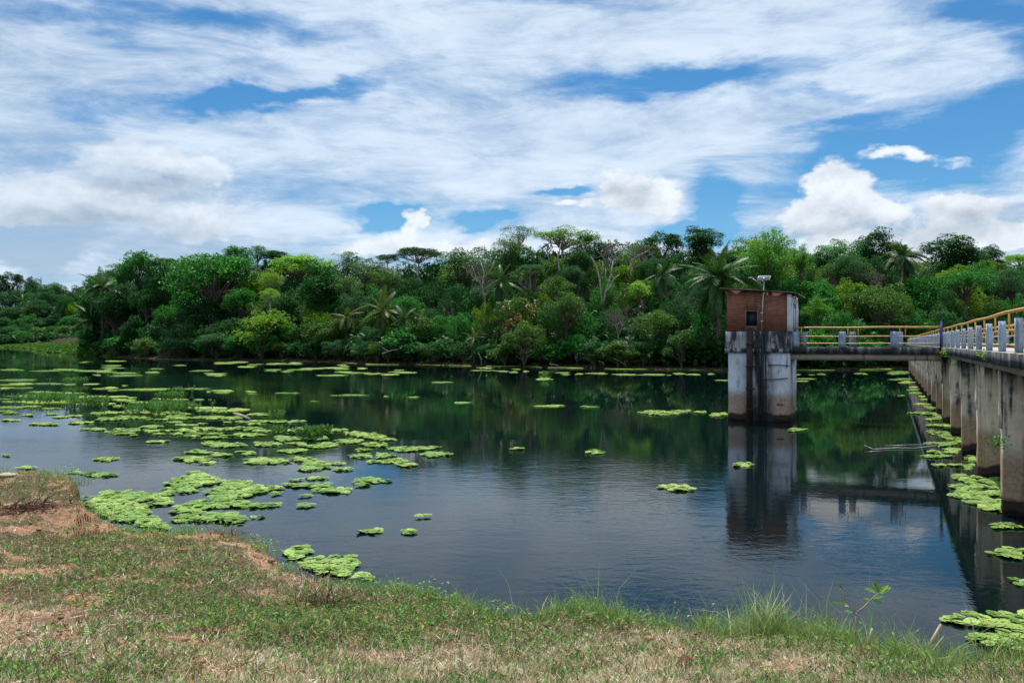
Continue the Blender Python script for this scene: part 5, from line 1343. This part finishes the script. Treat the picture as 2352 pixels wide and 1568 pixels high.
tuft(1330, 1404, 70, .16, .10, 'leafy green tuft right of the narrow spiky one', GG, 5, .006, .5, leaves=60)
tuft(1420, 1412, 90, .19, .13, 'bright green grass and herbs on the lip left of the tall pale tuft', GG, 6, .006, .5, leaves=60)
tuft(1540, 1428, 60, .15, .12, 'low green grass clump dipping over the lip', GG, 7, .006, .6)
tuft(1160, 1396, 24, .14, .06, 'small leafy seedling clump on the lip centre-left', GG, 8, .006, .5, leaves=40)
tuft(1045, 1372, 24, .18, .035, 'upright herb with layered leaves at the lip', GG, 9, .007, .25, leaves=44)
tuft(960, 1352, 60, .13, .14, 'green herb clump spilling over the lip beside the raft', GG, 10, .006, .6, leaves=90)
tuft(905, 1344, 30, .11, .06, 'low bushy herb on the clay lip', GG, 11, .006, .6, leaves=50)
tuft(600, 1246, 50, .17, .12, 'green leafy herb on the steep clay corner', GG, 12, .008, .6, leaves=90)
tuft(440, 1216, 40, .16, .13, 'small herb clump on the lip above the left bank', GG, 13, .008, .6, leaves=60)
tuft(510, 1214, 44, .17, .14, 'dark-leaved sprawling herb on the lip', [(.06, .10, .03), (.14, .09, .05)], 14, .008, .7, leaves=70)
tuft(203, 1150, 40, .30, .10, 'spindly weed on the notch of the left bank', [(.10, .14, .05), (.16, .12, .07)], 15, .009, .5, leaves=50)
tuft(5, 1080, 30, .42, .10, 'thin weed at the left edge of the bank', [(.08, .14, .04)], 16, .009, .4, leaves=30)
tuft(2050, 1500, 90, .20, .14, 'dry stalky grass tuft right of the sapling', DR + GG, 17, .006, .6)
tuft(2200, 1535, 110, .17, .18, 'dry grass hump at the right end of the lip', DR, 18, .006, .6)
tuft(2320, 1522, 100, .17, .16, 'dry grass tuft at the right edge before the water lettuce', DR, 19, .006, .6)
tuft(670, 1530, 160, .085, .05, 'dark green grass tussock in the dry lawn', [(.10, .14, .04), (.16, .18, .06), (.30, .24, .12)], 20, .004, .5)
tuft(860, 1545, 120, .08, .05, 'brownish tussock right of the dark green one', [(.12, .12, .05), (.26, .20, .11)], 21, .004, .5)
tuft(520, 1500, 120, .07, .06, 'brown tussock at the left of the dry lawn', [(.16, .13, .06), (.28, .22, .12)], 22, .004, .5)
tuft(440, 1545, 90, .10, .04, 'small upright green tussock near the bottom edge', [(.12, .16, .05), (.2, .22, .09)], 23, .004, .35)
tuft(835, 1352, 120, .12, .12, 'olive grass clump below the clay corner', [(.14, .17, .07), (.24, .24, .12)], 24, .005, .6)
tuft(540, 1350, 120, .12, .13, 'soft grey-green grass clump in mid bank', [(.18, .20, .12), (.28, .26, .17)], 25, .005, .6)
tuft(1950, 1478, 80, .17, .14, 'seeding green grass around the sapling foot', GG + DR, 26, .005, .6, leaves=40)
tuft(1240, 1500, 70, .06, .05, 'pale straw tuft in the dry lawn centre', [(.45, .36, .24), (.3, .22, .14)], 27, .003, .4)
for i, (px, py, nn, L_, sp, cols, lf, lab) in enumerate([(172, 1112, 60, .28, .22, GG + [(.10, .14, .05)], 90, 'leafy clump hanging over the left bank corner'), (130, 1092, 80, .20, .3, GG, 60, 'green grass clump on top of the left bank corner'), (60, 1084, 70, .20, .3, GG + DR, 40, 'mixed grass clump at the upper left edge of the bank'),
        (226, 1180, 50, .20, .18, DR + GG, 50, 'small herbs on the clay slope below the left notch'), (300, 1206, 50, .14, .2, GG, 70, 'low herbs along the lip beside the long lower raft'), (370, 1212, 60, .13, .22, GG, 70, 'broad low herb patch on the lip at left'), (655, 1276, 40, .12, .1, DR + GG, 50, 'dark herb hanging over the clay corner'),
        (815, 1336, 40, .08, .12, GG, 60, 'tiny herbs on the clay lip right of the bright raft'), (1600, 1432, 80, .20, .16, GG, 30, 'green arching grass clump left of the tall pale tuft'), (1905, 1466, 80, .22, .14, GG + GR, 30, 'wispy green grass between the tall tuft and the sapling'), (2100, 1520, 70, .18, .14, DR + GG, 20, 'dry wispy grass before the broken stalk'), (1480, 1416, 50, .14, .12, GG, 40, 'short leafy grass at the lip right of centre'), (1100, 1388, 50, .12, .12, GG, 70, 'leafy herb clump between the upright herb and the seedlings')]):
    tuft(px, py, nn, L_, sp, lab, cols, 60 + i, .007, .6, leaves=lf)
# sapling
X_, Y_, Z_ = bpt(1966, 1468); Yd = Y_
def Q(px, py, dy=0): return np.array([(px - CX) / F * (Yd + dy), Yd + dy, CAMZ + (HY - py) * (Yd + dy) / F])
o = thing('sapling', 'young pale-stemmed sapling with large pointed leaves rising from the lip', 'sapling', (X_, Y_, Z_)); P_ = np.array([X_, Y_, Z_])
b = CB(); W_ = (.42, .36, .28)
for pts, rd_ in (([Q(1966, 1472), Q(1966, 1435), Q(1967, 1406)], [.011, .010, .008]), ([Q(1967, 1406), Q(1985, 1392, .02), Q(2000, 1376, .03), Q(2018, 1360, .04)], [.008, .006, .005, .003]), ([Q(1967, 1412), Q(1955, 1395), Q(1940, 1372, -.02), Q(1930, 1350, -.03)], [.006, .005, .004, .003])):
    b.tube(np.array(pts) - P_, rd_, 6, True, W_)
b.build('stem', M['plants'], o, attr='Col')
def bigleaf(p0, p1, wd, cc, parent):
    p0 = np.array(p0) - P_; p1 = np.array(p1) - P_; d = p1 - p0; L = np.linalg.norm(d); d /= L; s_ = np.cross(d, [0.1, -.5, .9]); s_ /= np.linalg.norm(s_); u_ = np.cross(s_, d)
    b = CB(); n = 7; V = []
    for i in range(n):
        t = i / (n - 1); w_ = wd * math.sin(math.pi * t ** .8) * .5 + .0008; c = p0 + d * L * t - u_ * L * .12 * t * t
        V += [c - s_ * w_ + u_ * w_ * .35, c, c + s_ * w_ + u_ * w_ * .35]
    q = []
    for i in range(n - 1): q += [(3 * i, 3 * i + 1, 3 * i + 4, 3 * i + 3), (3 * i + 1, 3 * i + 2, 3 * i + 5, 3 * i + 4)]
    b.add(V, q, None, np.tile([cc], (len(V), 1))); b.build('leaf', M['plants'], parent, attr='Col', smooth=True)
for a, c_, wd, cc in [((2018, 1360), (2003, 1331), .035, (.16, .34, .05)), ((2018, 1358), (2012, 1333), .03, (.22, .38, .07)), ((2016, 1362), (2046, 1345), .038, (.14, .32, .05)), ((2012, 1360), (1986, 1348), .034, (.12, .28, .05)), ((2018, 1362), (2040, 1341), .03, (.18, .36, .06)),
        ((2000, 1376), (2036, 1388), .026, (.05, .15, .03)), ((2004, 1374), (2030, 1366), .02, (.10, .22, .05)), ((1998, 1377), (1984, 1372), .02, (.12, .24, .05)), ((1931, 1352), (1926, 1336), .020, (.14, .28, .06)), ((1934, 1358), (1928, 1340), .022, (.10, .24, .05)),
        ((1940, 1372), (1938, 1362), .02, (.12, .26, .05)), ((1942, 1388), (1910, 1378), .026, (.05, .14, .03)), ((1950, 1392), (1926, 1384), .022, (.26, .34, .16)), ((1960, 1402), (1952, 1388), .022, (.24, .34, .16)), ((1966, 1408), (1938, 1400), .018, (.10, .22, .05))]:
    bigleaf(Q(*a), Q(*c_), wd * 1.45, cc, o)
# reed stalks at the right
def stalk(pts, rad, lab, cc=(.55, .46, .34), name='dry_stalk'):
    b = CB(); pts = [np.array(p_) for p_ in pts]; b.tube([p_ - pts[0] for p_ in pts], rad, 6, True, cc)
    return tag(b.build(name, M['plants'], None, tuple(pts[0]), 'Col'), lab, 'stalk')
X_, Y_, Z_ = bpt(2120, 1524); Yd = Y_
stalk([Q(2112, 1528), Q(2136, 1478), Q(2161, 1432)], [.013, .012, .009], 'thick pale broken stalk leaning right over the water')
stalk([Q(2122, 1526), Q(2142, 1494), Q(2168, 1458)], [.009, .007, .004], 'thinner pale stalk beside the broken leaning one')
stalk([Q(2170, 1505), Q(2200, 1486), Q(2232, 1470)], [.004, .003, .002], 'thin low stalk reaching over the water at right', (.4, .38, .28))
stalk([Q(1995, 1480), Q(1999, 1460), Q(2003, 1442)], [.010, .010, .008], 'short upright pale stalk just right of the sapling', (.5, .46, .36))
# stones, litter leaves, roots
def stone(px, py, w_, lab, cc, seed, flat=.45):
    r_ = np.random.default_rng(seed); X_, Y_, Z_ = bpt(px, py); s_ = w_ * Y_ / F / 2
    b = CB(); N1, N2 = 8, 12; V = []
    for i in range(N1 + 1):
        th = math.pi * i / N1
        for j in range(N2):
            ph = 2 * math.pi * j / N2; V.append((math.sin(th) * math.cos(ph) * 1.0, math.sin(th) * math.sin(ph) * .75, math.cos(th) * flat))
    V = np.array(V); V *= (1 + .35 * (fbm(V[:, 0] * 2 + seed, V[:, 1] * 2 + V[:, 2] * 3, 3, seed) - .5))[:, None]
    q = [(i * N2 + j, (i + 1) * N2 + j, (i + 1) * N2 + (j + 1) % N2, i * N2 + (j + 1) % N2) for i in range(N1) for j in range(N2)]
    b.add(V * s_, q, None, np.tile([cc], (len(V), 1)) * r_.uniform(.85, 1.1, (len(V), 1)))
    return tag(b.build('stone', M['plants'], None, (X_, Y_, Z_ + s_ * flat * .5), 'Col'), lab, 'stone')
for a in [(1350, 1464, 26, 'pale flat stone in the middle of the dry lawn', (.55, .47, .40), 1, .3), (1460, 1520, 34, 'flat pinkish stone above the dark hole', (.50, .38, .32), 2, .3), (1528, 1534, 16, 'small white stone left of the curled brown leaf', (.7, .64, .58), 3, .5), (2270, 1504, 12, 'pale little stone at the right lip', (.5, .42, .36), 4, .4),
          (2716 * .7737 + 30, 1552, 40, 'low pale stone at the bottom right', (.45, .36, .30), 5, .25), (2420 * .7737 + 20, 1538, 14, 'tiny pale stone right of the bottom stone', (.5, .42, .36), 6, .4), (215, 1170, 14, 'flat orange clay lump near the left notch', (.55, .30, .18), 7, .3), (18, 1094, 46, 'pale sandy lump at the left edge', (.5, .42, .34), 8, .2),
          (395, 1466, 14, 'small pale clay lump in the left lawn', (.55, .36, .26), 9, .4), (340, 1555, 14, 'little pinkish clay lump near the bottom', (.55, .32, .22), 10, .4), (1092, 1565, 12, 'tiny white pebble on the bottom edge', (.7, .66, .6), 11, .5), (18, 1160, 20, 'flat pale clay flake at the left', (.55, .38, .28), 12, .2), (645, 1540, 18, 'pinkish clay lump beside the green tussock', (.55, .30, .20), 13, .5)]:
    stone(*a)
def deadleaf(px, py, w_, lab, cc, ang_, curl=.5):
    X_, Y_, Z_ = bpt(px, py); s_ = w_ * Y_ / F; n = 8; m_ = 5; V = []
    for i in range(n):
        t = i / (n - 1); hw = .28 * math.sin(math.pi * min(1, t * .92 + .05)) + .01
        for j in range(m_):
            u = j / (m_ - 1) * 2 - 1
            V.append(((t - .5), u * hw, curl * .35 * math.sin(math.pi * t) + abs(u) * hw * .5))
    V = np.array(V) * s_; ca_, sa_ = math.cos(ang_), math.sin(ang_)
    V = np.stack([V[:, 0] * ca_ - V[:, 1] * sa_, V[:, 0] * sa_ + V[:, 1] * ca_, V[:, 2]], 1)
    q = [(i * m_ + j, (i + 1) * m_ + j, (i + 1) * m_ + j + 1, i * m_ + j + 1) for i in range(n - 1) for j in range(m_ - 1)]
    b = CB(); b.add(V, q, None, np.tile([cc], (len(V), 1))); return tag(b.build('dead_leaf', M['plants'], None, (X_, Y_, Z_ + .015), 'Col', True), lab, 'leaf')
deadleaf(1577, 1534, 52, 'big curled dark brown dead leaf near the bottom', (.12, .055, .03), .1, .8)
deadleaf(1228, 1468, 26, 'small brown dead leaf in the dry lawn centre', (.20, .10, .05), .2)
deadleaf(2010, 1538, 24, 'dark pointed dead leaf at the lower right', (.10, .04, .025), 1.3, .9)
deadleaf(1216, 1392, 14, 'pale leaf caught on the lip at centre', (.55, .42, .26), .2)
deadleaf(920, 1442, 14, 'tan dead leaf among the green weeds', (.40, .22, .12), 1.0)
deadleaf(162, 1384, 10, 'tiny yellow leaf on the left bank', (.7, .45, .05), .4)
deadleaf(905, 1338, 12, 'brown curled leaf standing on the clay lip', (.22, .12, .05), 1.4, .9)
def roots(px, py, w_, n, lab, cols, seed, L=.22, rad=.006, name='root_tangle'):
    r_ = np.random.default_rng(seed); X_, Y_, Z_ = bpt(px, py); s_ = w_ * Y_ / F / 2; b = CB()
    for i in range(n):
        p_ = np.array([r_.normal(0, s_ * .5), r_.normal(0, s_ * .35), -.005]); a = r_.uniform(0, 6.28); pts = [p_]
        d = np.array([math.cos(a), math.sin(a) * .7, r_.uniform(.0, .5)])
        for k_ in range(4): d = d + r_.normal(0, .35, 3); d[2] -= .12; d /= np.linalg.norm(d); pts.append(pts[-1] + d * L * .25 * r_.uniform(.6, 1.2))
        pts = [np.array([q_[0], q_[1], max(q_[2], -.01)]) for q_ in pts]
        b.tube(pts, np.linspace(rad, rad * .35, 5) * r_.uniform(.5, 1.2), 4, False, tuple(np.array(cols[r_.integers(len(cols))]) * r_.uniform(.7, 1.2)))
    return tag(b.build(name, M['plants'], None, (X_, Y_, Z_), 'Col'), lab, 'roots')
roots(735, 1392, 130, 120, 'dark brown root tangle among green weeds left of centre', [(.07, .035, .02), (.12, .06, .035), (.20, .12, .08)], 1, .24)
roots(705, 1275, 70, 70, 'pale dried root tangle on the clay corner', [(.42, .33, .26), (.28, .19, .13)], 2, .30)
roots(70, 1172, 130, 110, 'dark reddish root tangle at the left of the bank', [(.06, .03, .02), (.16, .07, .045)], 3, .40, .010)
roots(100, 1255, 50, 30, 'small dark twigs under the left root tangle', [(.10, .05, .03)], 4, .26, .008)
roots(1440, 1556, 110, 120, 'dark uprooted sod clump at the bottom centre', [(.08, .035, .02), (.25, .14, .08), (.35, .26, .16)], 5, .09, .0035, 'sod_clump')
roots(520, 1235, 120, 60, 'thin dry twigs on the clay lip', [(.30, .20, .13), (.14, .08, .05)], 6, .35, .006)
roots(590, 1265, 60, 50, 'bleached straw and twigs near the clay corner', [(.48, .40, .32)], 7, .3, .006)
roots(2000, 1520, 110, 70, 'dry twigs in the grass below the sapling', [(.30, .19, .12), (.16, .08, .05)], 8, .16, .004)
